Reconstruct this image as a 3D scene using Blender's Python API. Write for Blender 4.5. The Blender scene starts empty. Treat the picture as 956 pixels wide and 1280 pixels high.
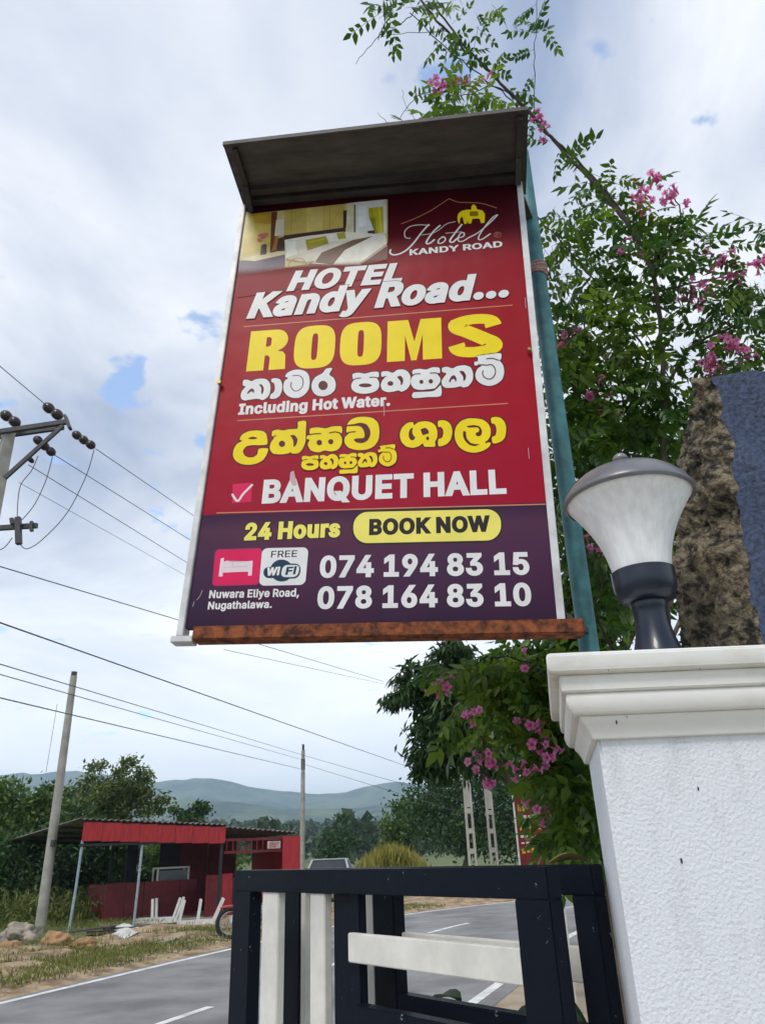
import bpy, bmesh, math, random
import numpy as np
from mathutils import Vector, Matrix, noise as mnoise
random.seed(7); rng = np.random.default_rng(7)
R_ = math.radians
scene = bpy.context.scene
COL = scene.collection

# ------------------------------------------------------------------ camera
F, CX, CY, EYE = 921.0, 478.0, 640.0, 1.55          # focal length and centre in photo pixels
_up = np.array([395 - CX, CY + 1370, F]); _up /= np.linalg.norm(_up)
_fw = np.array([0, 0, 1.0]) - _up * _up[2]; _fw /= np.linalg.norm(_fw)
_rt = np.cross(_fw, _up)
if _rt[0] < 0: _rt = -_rt
RC = np.array([_rt, _fw, _up])
CAM = np.array([0, 0, EYE])
cd = bpy.data.cameras.new('camera'); cam = bpy.data.objects.new('camera', cd); COL.objects.link(cam)
cd.sensor_fit = 'VERTICAL'; cd.sensor_height = 36; cd.lens = F / 1280 * 36
cd.clip_start = 0.05; cd.clip_end = 20000
m3 = Matrix((RC @ np.diag([1, 1, -1])).tolist())
cam.matrix_world = Matrix.Translation(CAM.tolist()) @ m3.to_4x4()
scene.camera = cam

# ------------------------------------------------------------------ world, sun, exposure
SUN_EL, SUN_AZ = 52, 205      # degrees; azimuth clockwise from +Y
w = bpy.data.worlds.new('World'); scene.world = w; w.use_nodes = True
nt = w.node_tree; N = nt.nodes; L = nt.links; N.clear()
def nd(t, **kw):
    n = N.new(t)
    for k, v in kw.items(): setattr(n, k, v)
    return n
out = nd('ShaderNodeOutputWorld'); bg = nd('ShaderNodeBackground'); bg.inputs[1].default_value = 0.1
sky = nd('ShaderNodeTexSky', sky_type='NISHITA'); sky.sun_disc = False
sky.sun_elevation = R_(SUN_EL); sky.sun_rotation = R_(SUN_AZ); sky.air_density = 1.0; sky.dust_density = 1.5
tc = nd('ShaderNodeTexCoord'); sep = nd('ShaderNodeSeparateXYZ'); L.new(tc.outputs['Generated'], sep.inputs[0])
zz = nd('ShaderNodeMath', operation='MAXIMUM'); L.new(sep.outputs[2], zz.inputs[0]); zz.inputs[1].default_value = 0.0
za = nd('ShaderNodeMath', operation='ADD'); L.new(zz.outputs[0], za.inputs[0]); za.inputs[1].default_value = 0.22
dv = nd('ShaderNodeVectorMath', operation='DIVIDE'); L.new(tc.outputs['Generated'], dv.inputs[0])
cmb = nd('ShaderNodeCombineXYZ')
for i in range(3): L.new(za.outputs[0], cmb.inputs[i])
L.new(cmb.outputs[0], dv.inputs[1])
def noise(scale, detail, rough, dist, off):
    a = nd('ShaderNodeVectorMath', operation='ADD'); L.new(dv.outputs[0], a.inputs[0]); a.inputs[1].default_value = off
    n = nd('ShaderNodeTexNoise'); n.inputs['Scale'].default_value = scale; n.inputs['Detail'].default_value = detail
    n.inputs['Roughness'].default_value = rough; n.inputs['Distortion'].default_value = dist
    L.new(a.outputs[0], n.inputs['Vector']); return n
n1 = noise(1.35, 9, .55, .4, (3.1, 1.7, 0)); n2 = noise(9, 5, .5, .15, (5.2, 2.4, 0))
cr = nd('ShaderNodeValToRGB'); L.new(n1.outputs[0], cr.inputs[0])
cr.color_ramp.elements[0].position = .37; cr.color_ramp.elements[0].color = (.35, .43, .61, 1)
cr.color_ramp.elements[1].position = .63; cr.color_ramp.elements[1].color = (.98, 1.01, 1.07, 1)
# clouds whiten towards the horizon, as they pile up in the distance
hz = nd('ShaderNodeMapRange'); L.new(sep.outputs[2], hz.inputs[0])
hz.inputs[1].default_value = 0.08; hz.inputs[2].default_value = .45; hz.inputs[3].default_value = .85; hz.inputs[4].default_value = 0.0
mh = nd('ShaderNodeMixRGB'); L.new(hz.outputs[0], mh.inputs[0]); L.new(cr.outputs[0], mh.inputs[1]); mh.inputs[2].default_value = (1.55, 1.58, 1.62, 1)
sc10 = nd('ShaderNodeVectorMath', operation='SCALE'); L.new(mh.outputs[0], sc10.inputs[0]); sc10.inputs['Scale'].default_value = 8.2
# a thin place in the cloud deck where blue shows
_d = RC @ np.array([(228 - CX), (CY - 455), F]); _d /= np.linalg.norm(_d)
dot = nd('ShaderNodeVectorMath', operation='DISTANCE'); L.new(tc.outputs['Generated'], dot.inputs[0]); dot.inputs[1].default_value = _d.tolist()
thin = nd('ShaderNodeMapRange'); L.new(dot.outputs['Value'], thin.inputs[0])
thin.inputs[1].default_value = .0; thin.inputs[2].default_value = .20; thin.inputs[3].default_value = .19; thin.inputs[4].default_value = 0
ns = nd('ShaderNodeMath', operation='ADD'); L.new(n2.outputs[0], ns.inputs[0]); L.new(thin.outputs[0], ns.inputs[1])
gap = nd('ShaderNodeMapRange'); gap.interpolation_type = 'SMOOTHSTEP'; L.new(ns.outputs[0], gap.inputs[0])
gap.inputs[1].default_value = .65; gap.inputs[2].default_value = .74; gap.inputs[3].default_value = 0; gap.inputs[4].default_value = .9
skm = nd('ShaderNodeVectorMath', operation='SCALE'); L.new(sky.outputs[0], skm.inputs[0]); skm.inputs['Scale'].default_value = 2.6
mg = nd('ShaderNodeMixRGB'); L.new(gap.outputs[0], mg.inputs[0]); L.new(sc10.outputs[0], mg.inputs[1]); L.new(skm.outputs[0], mg.inputs[2])
L.new(mg.outputs[0], bg.inputs[0]); L.new(bg.outputs[0], out.inputs[0])

sl = bpy.data.lights.new('sun', 'SUN'); sun = bpy.data.objects.new('sun', sl); COL.objects.link(sun)
sl.energy = 1.5; sl.angle = R_(14); sl.color = (1, .95, .88)
az, el = R_(SUN_AZ), R_(SUN_EL)
sdir = Vector((math.sin(az) * math.cos(el), math.cos(az) * math.cos(el), math.sin(el)))
sun.rotation_euler = sdir.to_track_quat('Z', 'Y').to_euler(); sun.location = (0, -5, 30)
vs = scene.view_settings; vs.view_transform = 'Standard'; vs.look = 'None'; vs.gamma = 1; vs.exposure = 0.35
scene.cycles.volume_bounces = 3; scene.cycles.max_bounces = 8

# ------------------------------------------------------------------ helpers
def ray(x, y):
    d = RC @ np.array([x - CX, CY - y, F]); return d / np.linalg.norm(d)
def at(x, y, Y):
    d = ray(x, y); return Vector((CAM + d * (Y / d[1])).tolist())
def gz(x, y, z=0.0):
    d = ray(x, y); return Vector((CAM + d * ((z - EYE) / d[2])).tolist())
def proj(p):
    c = RC.T @ (np.array(p) - CAM); return CX + F * c[0] / c[2], CY - F * c[1] / c[2]

ROOT = {}
def tag(o, label=None, cat=None, group=None, kind=None):
    if label: o['label'] = label
    if cat: o['category'] = cat
    if group: o['group'] = group
    if kind: o['kind'] = kind
    return o
def thing(name, loc, label, cat, group=None):
    o = bpy.data.objects.new(name, None); COL.objects.link(o); o.location = loc; o.empty_display_size = .1
    ROOT[o.name] = Vector(loc); return tag(o, label, cat, group)
def link(name, me, mat=None, parent=None, smooth=False):
    if mat is not None:
        for mm in (mat if isinstance(mat, (list, tuple)) else [mat]): me.materials.append(mm)
    if smooth and len(me.polygons): me.polygons.foreach_set('use_smooth', [True] * len(me.polygons))
    o = bpy.data.objects.new(name, me); COL.objects.link(o)
    if parent is not None: o.parent = parent
    return o
def root_loc(p):
    while p.parent is not None: p = p.parent
    return ROOT.get(p.name, Vector(p.location))
class MB:
    """collects boxes, bars, tubes and loops into one mesh"""
    def __init__(s): s.v = []; s.f = []; s.mi = []; s.cur = 0
    def add(s, vs, fs):
        b = len(s.v); s.v += [tuple(x) for x in vs]; s.f += [tuple(i + b for i in f) for f in fs]; s.mi += [s.cur] * len(fs); return s
    def box(s, c, size, M=None):
        h = [x / 2 for x in size]; c = Vector(c)
        pts = []
        for sx, sy, sz in ((-1,-1,-1),(1,-1,-1),(1,1,-1),(-1,1,-1),(-1,-1,1),(1,-1,1),(1,1,1),(-1,1,1)):
            p = Vector((sx * h[0], sy * h[1], sz * h[2]))
            if M is not None: p = M @ p
            pts.append(c + p)
        return s.add(pts, [(0,3,2,1),(4,5,6,7),(0,1,5,4),(1,2,6,5),(2,3,7,6),(3,0,4,7)])
    def bar(s, a, b, wx, wz, upv=(0,0,1)):
        a, b = Vector(a), Vector(b); d = (b - a); l = d.length; d.normalize()
        u = Vector(upv); x = d.cross(u)
        if x.length < 1e-4: x = d.cross(Vector((1,0,0)))
        x.normalize(); u = x.cross(d)
        M = Matrix((x, d, u)).transposed()
        return s.box((a + b) / 2, (wx, l, wz), M)
    def tube(s, pts, r, n=8, cap=True):
        pts = [Vector(p) for p in pts]; k = len(pts)
        rs = r if isinstance(r, (list, tuple)) else [r] * k
        t0 = (pts[1] - pts[0]).normalized(); ref = Vector((0,0,1)) if abs(t0.z) < .9 else Vector((1,0,0))
        x = t0.cross(ref).normalized(); vs = []; fs = []
        for i, p in enumerate(pts):
            t = (pts[min(i+1,k-1)] - pts[max(i-1,0)]).normalized()
            x = (x - t * x.dot(t)); x.normalize(); y = t.cross(x)
            for j in range(n):
                a = 2 * math.pi * j / n; vs.append(p + (x * math.cos(a) + y * math.sin(a)) * rs[i])
        for i in range(k - 1):
            for j in range(n):
                fs.append((i*n+j, i*n+(j+1)%n, (i+1)*n+(j+1)%n, (i+1)*n+j))
        if cap: fs.append(tuple(range(n-1,-1,-1))); fs.append(tuple((k-1)*n+j for j in range(n)))
        return s.add(vs, fs)
    def lathe(s, prof, n=32, c=(0,0,0), axis='Z'):
        vs = []; fs = []; k = len(prof); c = Vector(c)
        for (r, z) in prof:
            for j in range(n):
                a = 2 * math.pi * j / n
                p = Vector((r*math.cos(a), r*math.sin(a), z))
                if axis == 'X': p = Vector((p.z, p.x, p.y))
                if axis == 'Y': p = Vector((p.x, p.z, p.y))
                vs.append(c + p)
        for i in range(k-1):
            for j in range(n): fs.append((i*n+j, i*n+(j+1)%n, (i+1)*n+(j+1)%n, (i+1)*n+j))
        return s.add(vs, fs)
    def loops(s, rings, close=True, caps=True):
        n = len(rings[0]); vs = [p for r in rings for p in r]; fs = []
        for i in range(len(rings)-1):
            for j in range(n if close else n-1): fs.append((i*n+j, i*n+(j+1)%n, (i+1)*n+(j+1)%n, (i+1)*n+j))
        if caps: fs.append(tuple(range(n-1,-1,-1))); fs.append(tuple((len(rings)-1)*n+j for j in range(n)))
        return s.add(vs, fs)
    def build(s, name, mat, parent=None, smooth=False, local=False, bevel=0, seg=2, sharp=None):
        o3 = Vector((0,0,0)) if (parent is None or local) else root_loc(parent)
        me = bpy.data.meshes.new(name); me.from_pydata([tuple(Vector(v) - o3) for v in s.v], [], s.f); me.update()
        if isinstance(mat, (list, tuple)): me.polygons.foreach_set('material_index', s.mi)
        if bevel:
            bm = bmesh.new(); bm.from_mesh(me); bmesh.ops.remove_doubles(bm, verts=bm.verts, dist=1e-6)
            es = [e for e in bm.edges if len(e.link_faces) == 2 and e.calc_face_angle() > R_(28)]
            bmesh.ops.bevel(bm, geom=es, offset=bevel, segments=seg, affect='EDGES', clamp_overlap=True)
            bmesh.ops.recalc_face_normals(bm, faces=bm.faces); bm.to_mesh(me); bm.free()
        else:
            bm = bmesh.new(); bm.from_mesh(me); bmesh.ops.recalc_face_normals(bm, faces=bm.faces); bm.to_mesh(me); bm.free()
        o = link(name, me, mat, parent, smooth or bool(bevel))
        if smooth or bevel:
            try: me.set_sharp_from_angle(angle=R_(40 if sharp is None else sharp))
            except Exception: pass
        return o
def smooth_path(pts, sub=6):
    P = [Vector(p) for p in pts]; out = []
    for i in range(len(P)-1):
        p0, p1, p2, p3 = P[max(i-1,0)], P[i], P[i+1], P[min(i+2,len(P)-1)]
        for k in range(sub):
            t = k/sub
            out.append(.5*((2*p1)+(p2-p0)*t+(2*p0-5*p1+4*p2-p3)*t*t+(3*p1-p0-3*p2+p3)*t**3))
    out.append(P[-1]); return out

# ------------------------------------------------------------------ materials
MATS = {}
def pm(name, col, rough=.6, var=.25, scale=6, bump=0, bscale=40, metal=0, col2=None, lo=.35, hi=.65, detail=6, spec=.5, bdist=.01, coat=0, stretch=None):
    if name in MATS: return MATS[name]
    m = bpy.data.materials.new(name); m.use_nodes = True; t = m.node_tree; b = t.nodes['Principled BSDF']; ln = t.links.new
    b.inputs['Roughness'].default_value = rough; b.inputs['Metallic'].default_value = metal
    b.inputs['Specular IOR Level'].default_value = spec; b.inputs['Coat Weight'].default_value = coat
    c = t.nodes.new('ShaderNodeTexCoord'); vec = c.outputs['Object']
    if stretch:
        mp = t.nodes.new('ShaderNodeMapping'); mp.inputs['Scale'].default_value = stretch; ln(vec, mp.inputs[0]); vec = mp.outputs[0]
    n = t.nodes.new('ShaderNodeTexNoise'); n.inputs['Scale'].default_value = scale; n.inputs['Detail'].default_value = detail
    n.inputs['Roughness'].default_value = .6; ln(vec, n.inputs['Vector'])
    r = t.nodes.new('ShaderNodeValToRGB'); ln(n.outputs[0], r.inputs[0])
    a = col2 if col2 else tuple(x * (1 - var) for x in col)
    r.color_ramp.elements[0].position = lo; r.color_ramp.elements[0].color = (*a, 1)
    r.color_ramp.elements[1].position = hi; r.color_ramp.elements[1].color = (*(tuple(min(1, x * (1 + var * .5)) for x in col) if not col2 else col), 1)
    ln(r.outputs[0], b.inputs['Base Color'])
    if bump:
        n2 = t.nodes.new('ShaderNodeTexNoise'); n2.inputs['Scale'].default_value = bscale; n2.inputs['Detail'].default_value = 4
        ln(c.outputs['Object'], n2.inputs['Vector']); bp = t.nodes.new('ShaderNodeBump'); bp.inputs['Strength'].default_value = bump
        bp.inputs['Distance'].default_value = bdist; ln(n2.outputs[0], bp.inputs['Height']); ln(bp.outputs[0], b.inputs['Normal'])
    MATS[name] = m; return m
def leafmat(name, a, b_, rough=.5, trans=.35):
    if name in MATS: return MATS[name]
    m = bpy.data.materials.new(name); m.use_nodes = True; t = m.node_tree; b = t.nodes['Principled BSDF']; ln = t.links.new
    at_ = t.nodes.new('ShaderNodeAttribute'); at_.attribute_name = 'tint'
    r = t.nodes.new('ShaderNodeValToRGB'); ln(at_.outputs['Fac'], r.inputs[0])
    r.color_ramp.elements[0].color = (*a, 1); r.color_ramp.elements[1].color = (*b_, 1)
    ln(r.outputs[0], b.inputs['Base Color']); b.inputs['Roughness'].default_value = rough
    tr = t.nodes.new('ShaderNodeBsdfTranslucent'); ln(r.outputs[0], tr.inputs[0])
    mx = t.nodes.new('ShaderNodeMixShader'); mx.inputs[0].default_value = trans
    ln(b.outputs[0], mx.inputs[1]); ln(tr.outputs[0], mx.inputs[2]); ln(mx.outputs[0], t.nodes['Material Output'].inputs[0])
    MATS[name] = m; return m
def flat(name, col, rough=.38):
    return pm(name, col, rough, var=.06, scale=9, detail=3, spec=.18)
def srgb(r, g, b):
    return tuple(((c/255)/12.92 if c/255 <= .04045 else (((c/255)+.055)/1.055)**2.4) for c in (r, g, b))

# ------------------------------------------------------------------ foliage helpers
def leaf_cloud(C, size, aspect=.42, dirs=None, droop=0.0, tint=(0,1), jitter=.35, flatness=0.0):
    """numpy: one folded leaf (two triangles) at each point"""
    n = len(C); C = np.asarray(C, float)
    u = rng.normal(size=(n,3)) if dirs is None else np.asarray(dirs, float) + rng.normal(size=(n,3))*jitter
    u[:,2] -= droop; u /= np.linalg.norm(u, axis=1)[:,None] + 1e-9
    r = rng.normal(size=(n,3)); r[:,2] += flatness
    v = np.cross(u, r); v /= np.linalg.norm(v, axis=1)[:,None] + 1e-9
    nn = np.cross(u, v); s = size * (0.65 + .7 * rng.random(n))[:,None]
    b = C - u*s*.5; tip = C + u*s*.5; mid = C - u*s*.06
    l = mid + v*s*aspect*.5 + nn*s*.07; q = mid - v*s*aspect*.5 + nn*s*.07
    V = np.stack([b, l, tip, q], 1).reshape(-1,3)
    idx = np.arange(n)[:,None]*4
    T = np.concatenate([idx+np.array([0,1,2]), idx+np.array([0,2,3])], 1).reshape(-1,3)
    ti = np.repeat(rng.uniform(tint[0], tint[1], n), 4)
    return V, T, ti
def cloud_mesh(name, parts):
    vs, ts, ti = [], [], []; off = 0
    for V, T, t in parts: vs.append(V); ts.append(T+off); ti.append(t); off += len(V)
    V = np.concatenate(vs); T = np.concatenate(ts); ti = np.concatenate(ti)
    me = bpy.data.meshes.new(name); me.vertices.add(len(V)); me.vertices.foreach_set('co', V.astype(np.float32).ravel())
    me.loops.add(T.size); me.loops.foreach_set('vertex_index', T.astype(np.int32).ravel())
    me.polygons.add(len(T)); me.polygons.foreach_set('loop_start', np.arange(0, T.size, 3, dtype=np.int32))
    me.update(); me.validate()
    a = me.attributes.new('tint', 'FLOAT', 'POINT'); a.data.foreach_set('value', ti.astype(np.float32)); return me
def clumps(ell, nclump, nleaf, spread=.30, shell=.75):
    """points: leaf positions in sub-clumps spread through ellipsoids (x,y,z,rx,ry,rz)"""
    E = np.array(ell, float); vol = E[:,3]*E[:,4]*E[:,5]; k = rng.choice(len(E), nclump, p=vol**.7/(vol**.7).sum())
    d = rng.normal(size=(nclump,3)); d /= np.linalg.norm(d,axis=1)[:,None]
    rad = shell + (1-shell)*rng.random(nclump) ; rad[rng.random(nclump) < .3] *= .55
    cc = E[k,:3] + d*rad[:,None]*E[k,3:]
    j = rng.integers(0, nclump, nleaf)
    sp = (E[k[j],3:].min(axis=1)*spread)[:,None]
    off = rng.normal(size=(nleaf,3))*sp*np.array([1,1,.7])
    return cc[j] + off, (cc[j]+off) - E[k[j],:3], cc
def tree(name, label, base, ell, n, size, mat, trunk_r=.12, barkmat=None, group=None, nclump=None, aspect=.5, droop=.2, cat='tree', spread=.3, tint=(0,1), lean=(0,0)):
    base = Vector(base); t = thing(name, base, label, cat, group)
    E = np.array([[e[0]-base.x, e[1]-base.y, e[2]-base.z, e[3], e[4], e[5]] for e in ell])
    P, D, cc = clumps(E, nclump or max(12, n//90), n, spread)
    D = D/(np.linalg.norm(D,axis=1)[:,None]+1e-6)
    me = cloud_mesh('crown', [leaf_cloud(P, size, aspect, D, droop, tint, .8, .5)])
    cr = link('crown', me, mat, t); cr['kind'] = 'stuff'
    m = MB(); top = Vector(E[:, :3].mean(axis=0).tolist()); fork = Vector((top.x*.5+lean[0], top.y*.5+lean[1], top.z*.55))
    m.tube(smooth_path([(0,0,-.15), fork*.5+Vector((random.uniform(-.1,.1),0,0)), fork, top], 4), [trunk_r*(1-.75*i/12) for i in range(13)], 7)
    o = m.build('trunk', barkmat or MATS['bark'], t, True, local=True)
    m = MB()
    ends = [Vector(e[:3].tolist()) for e in E] + [Vector(cc[i].tolist()) for i in rng.choice(len(cc), min(10,len(cc)), replace=False)]
    for e in ends:
        s0 = fork.lerp(top, random.uniform(0,.7)); mid = s0.lerp(e, .5) + Vector((random.uniform(-.1,.1),random.uniform(-.1,.1),.06))*(e-s0).length
        pts = smooth_path([s0, mid, e], 4); m.tube(pts, [trunk_r*.42*(1-.8*i/(len(pts)-1)) for i in range(len(pts))], 5)
    m.build('branches', barkmat or MATS['bark'], t, True, local=True)
    return t
def ell_px(x, y, Y, rx, ry, rd=None):
    p = at(x, y, Y); k = Y/F*1.03; return (p.x, p.y, p.z, rx*k, (rd if rd else rx)*k, ry*k)

pm('bark', (.16,.12,.085), .9, .4, 14, .6, 30)
LEAF_DK = leafmat('leaf_dark', (.02,.055,.014), (.065,.14,.028))
LEAF_MD = leafmat('leaf_mid', (.035,.09,.014), (.14,.22,.03))
LEAF_YL = leafmat('leaf_yellow_green', (.06,.11,.015), (.26,.27,.03))
LEAF_VN = leafmat('leaf_vine', (.022,.085,.010), (.22,.34,.025), .4, .5)
LEAF_OL = leafmat('leaf_olive', (.045,.09,.016), (.18,.22,.04))
LEAF_FR = leafmat('leaf_far', (.025,.05,.02), (.06,.10,.03))
GRASS = leafmat('grass_blade', (.07,.12,.02), (.30,.30,.07), .6, .3)
REED = leafmat('reed', (.20,.22,.03), (.55,.45,.10), .6, .35)

# ------------------------------------------------------------------ setting: ground, road, hills
def sheet(name, pts, z, mat, nz=0):
    me = bpy.data.meshes.new(name); me.from_pydata([(p[0],p[1],z) for p in pts], [], [tuple(range(len(pts)))]); me.update()
    return tag(link(name, me, mat), kind='structure')
grd = pm('ground_grass', (.16,.17,.06), .95, .4, .35, .5, 3, col2=(.07,.11,.03), bdist=.05)
sheet('ground', [(-9000,-9000),(9000,-9000),(9000,9000),(-9000,9000)], -.012, grd)
cl = smooth_path([(-13.2,-18.5,0),(-9.6,-9.2,0),(-7.8,-4.5,0),(-4.2,4.8,0),(-2.36,9.45,0),(-.6,14,0),(1.25,18.2,0),(3.75,21.25,0),(7.2,23.7,0),(12,25.6,0),(20,27.6,0),(40,31,0),(80,36,0)], 10)
def offs(d):
    o = []
    for i, p in enumerate(cl):
        t = (cl[min(i+1,len(cl)-1)] - cl[max(i-1,0)]).normalized(); o.append(Vector((p.x - t.y*d, p.y + t.x*d, 0)))
    return o
def strip(name, d0, d1, z, mat, i0=0, i1=None, parent=None):
    A, B = offs(d0)[i0:i1], offs(d1)[i0:i1]; n = len(A)
    me = bpy.data.meshes.new(name); me.from_pydata([(p.x,p.y,z) for p in A]+[(p.x,p.y,z) for p in B], [], [(i,i+1,n+i+1,n+i) for i in range(n-1)]); me.update()
    o = link(name, me, mat, parent)
    if parent is None: tag(o, kind='structure')
    return o
asph = pm('asphalt', (.24,.235,.23), .85, .4, .8, .6, 90, bdist=.008, detail=12)
paint = pm('road_paint', (.74,.73,.70), .7, .3, 5)
dirt = pm('verge_dirt', (.50,.37,.22), .95, .3, 3.2, 1.0, 30, col2=(.22,.14,.075), bdist=.04, detail=12, lo=.38, hi=.6)
road = strip('road', 3.15, -3.15, 0.0, asph)
strip('edge_line', 2.95, 2.82, .004, paint, parent=road); strip('edge_line', -2.82, -2.95, .004, paint, parent=road)
# dashed centre line
acc = 0; S_ = [0]
for i in range(1, len(cl)): acc += (cl[i]-cl[i-1]).length; S_.append(acc)
def cpt(s):
    for i in range(1, len(cl)):
        if S_[i] >= s:
            k = (s-S_[i-1])/(S_[i]-S_[i-1]); return cl[i-1].lerp(cl[i], k), (cl[i]-cl[i-1]).normalized()
    return cl[-1], (cl[-1]-cl[-2]).normalized()
ref = min(range(len(cl)), key=lambda i: (cl[i]-Vector((-2.1,10.0,0))).length); s_end = S_[ref]
k = -4
while True:
    e = s_end + 4.75*k; k += 1
    if e - 2.0 < 0: continue
    if e > acc - 3 or k > 14: break
    mb = MB()
    for j in range(4):
        (a, ta), (b, tb) = cpt(e-2.0+.5*j), cpt(e-2.0+.5*(j+1))
        na, nb = Vector((-ta.y,ta.x,0))*.055, Vector((-tb.y,tb.x,0))*.055
        mb.add([a-na+Vector((0,0,.004)), a+na+Vector((0,0,.004)), b+nb+Vector((0,0,.004)), b-nb+Vector((0,0,.004))], [(0,1,2,3)])
    mb.build('centre_line_dash', paint, road, local=True)
# far verge: uneven sandy dirt
A = offs(3.05); me_v = []; fs = []; W = 20
def vh(x, y, d):
    k = min(1, d/1.2); return .012 + (.05*k*math.sin(x*1.7+y*.9) + .06*k + .03*math.sin(x*4.1-y*3.3)*k + .10*max(0,mnoise.noise(Vector((x*.9,y*.9,0))))*k + .05*mnoise.noise(Vector((x*3,y*3,2)))*min(1,d/.6) + .02*mnoise.noise(Vector((x*8,y*8,4)))*min(1,d/.4))
for i, p in enumerate(A):
    t = (A[min(i+1,len(A)-1)] - A[max(i-1,0)]).normalized(); nn = Vector((-t.y,t.x,0))
    for j in range(W+1):
        d = j*.21; q = p + nn*d; h = -.006 if j == 0 else (-.05 if j == W else max(vh(q.x,q.y,d), .004))
        me_v.append((q.x, q.y, h))
for i in range(len(A)-1):
    for j in range(W): fs.append((i*(W+1)+j, (i+1)*(W+1)+j, (i+1)*(W+1)+j+1, i*(W+1)+j+1))
me = bpy.data.meshes.new('verge'); me.from_pydata(me_v, [], fs); me.update(); tag(link('verge', me, dirt, smooth=True), kind='structure')
strip('near_verge', -3.05, -6.2, -.004, pm('near_dirt', (.36,.29,.20), .95, .3, 2, .5, 30, bdist=.02))
sheet('driveway', [(-1.6,-4),(2.6,-4),(3.2,7.0),(-1.0,7.0)], -.008, pm('concrete_drive', (.42,.40,.37), .9, .25, 2, .4, 60))

# grass on the verge
pts = []; offs3 = offs(3.2)
for c_, r_, n_ in ((gz(20,1240),.5,500),(gz(100,1212),1.0,900),(gz(60,1190),1.2,800),(gz(150,1205),.8,600),(gz(205,1190),.7,500),(gz(130,1160),1.3,1200),(gz(30,1160),1.6,1300),(gz(60,1215),.7,400),(gz(240,1172),.6,250)):
    a = rng.normal(size=(n_,2))*r_*.55
    pts.append(np.column_stack([c_.x+a[:,0]*1.1, c_.y+a[:,1]*1.6, np.full(n_, .13)]))
sc_ = []
for i in range(22000):
    k = random.randrange(8,70); p = offs3[k]; t = (offs3[k+1]-offs3[k]); dd_ = abs(random.gauss(1.3,1.3))+.15; q = p+t*random.random()+Vector((-t.y,t.x,0)).normalized()*(dd_-.15)
    if mnoise.noise(Vector((q.x*.8,q.y*.8,5)))+.35*mnoise.noise(Vector((q.x*3,q.y*3,1))) > -.10: sc_.append((q.x,q.y,vh(q.x,q.y,dd_)+.02))
pts.append(np.array(sc_))
P = np.concatenate(pts); up3 = np.tile([0,0,1.2],(len(P),1))
ok_ = np.array([min((Vector((p[0],p[1],0))-c).length for c in cl) > 3.35 for p in P]); P = P[ok_]; up3 = up3[ok_]
V = leaf_cloud(P, .095, .16, up3, 0, (0,1), .45)
g = link('grass', cloud_mesh('grass', [V]), GRASS); tag(g, 'short green and dry grass patches on the far verge', 'grass', kind='stuff')

pb = []
for i in range(900):
    k = random.randrange(8,60); p = offs3[k]; t = (offs3[k+1]-offs3[k]); dd_ = abs(random.gauss(.3,.7)); q = p+t*random.random()+Vector((-t.y,t.x,0)).normalized()*dd_; pb.append((q.x,q.y,vh(q.x,q.y,dd_+.15),random.uniform(.012,.04)))
mb = MB()
for x,y,z,r in pb: mb.add([(x+r*random.uniform(.6,1.2),y,z),(x-r*random.uniform(.6,1.2),y,z),(x,y+r,z),(x,y-r,z),(x,y,z+r*.7),(x,y,z-.05)],[(0,2,4),(2,1,4),(1,3,4),(3,0,4),(2,0,5),(1,2,5),(3,1,5),(0,3,5)])
tag(mb.build('gravel', pm('pebble',(.42,.36,.29),.9,.4,3)), 'loose gravel scattered along the far road edge', 'gravel', kind='stuff')

# hills
def hills(name, prof, Y, depth, mat, rough_, seed):
    rr = np.random.default_rng(seed); nx, ny = 260, 40
    xs = np.array([p[0] for p in prof], float); ys = np.array([p[1] for p in prof], float)
    px = np.linspace(xs[0], xs[-1], nx); py = np.interp(px, xs, ys)
    wob = sum(np.sin(px/(v)+rr.random()*6)*v*.035 for v in (11,23,47)); py = py + wob*rough_
    vs = []; fs = []
    for j in range(ny):
        f = j/(ny-1)
        for i in range(nx):
            p = at(px[i], py[i], Y); sc = (Y - depth*(1-f))/Y
            h = max(p.z,1)*(f**1.25)*(1+.22*(1-f)*math.sin(px[i]*.035+f*7+seed)+.15*(1-f)*math.sin(px[i]*.09+f*3))
            q = Vector((p.x/260+seed, f*2.4, seed)); h *= 1+(1-f)*(.55*mnoise.noise(q)+.3*mnoise.noise(q*2.3))+(.05*mnoise.noise(q*4) if f > .9 else 0); vs.append((p.x, p.y-depth*(1-f), h-2 if j else -3))
    for j in range(ny-1):
        for i in range(nx-1): fs.append((j*nx+i, j*nx+i+1, (j+1)*nx+i+1, (j+1)*nx+i))
    n0 = len(vs)
    for i in range(nx): vs.append((vs[(ny-1)*nx+i][0], Y+depth*.6, -3))
    for i in range(nx-1): fs.append(((ny-1)*nx+i, (ny-1)*nx+i+1, n0+i+1, n0+i))
    me = bpy.data.meshes.new(name); me.from_pydata(vs, [], fs); me.update()
    return tag(link(name, me, mat, smooth=True), kind='structure')
hm = pm('hill_forest', (.11,.14,.055), .95, .5, .011, 1.0, .045, bdist=14, col2=(.02,.042,.022), lo=.42, hi=.6, detail=10)
hills('hills', [(-900,985),(-500,960),(-200,972),(0,968),(40,966),(90,964),(150,970),(205,975),(250,971),(300,980),(350,989),(420,990),(470,982),(505,976),(560,985),(700,975),(900,985),(1300,970),(2000,985)], 2600, 900, hm, .5, 3)
hills('hills', [(-900,1015),(-300,1010),(0,1008),(120,1004),(230,996),(300,1002),(360,1008),(450,1010),(520,1000),(650,1000),(900,990),(1500,1000),(2000,1000)], 1500, 450, hm, .4, 5)
hills('hills', [(-600,1045),(0,1042),(200,1040),(300,1042),(380,1038),(440,1034),(500,1036),(560,1032),(700,1026),(1000,1020),(1500,1010)], 420, 160, hm, .3, 8)

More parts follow.
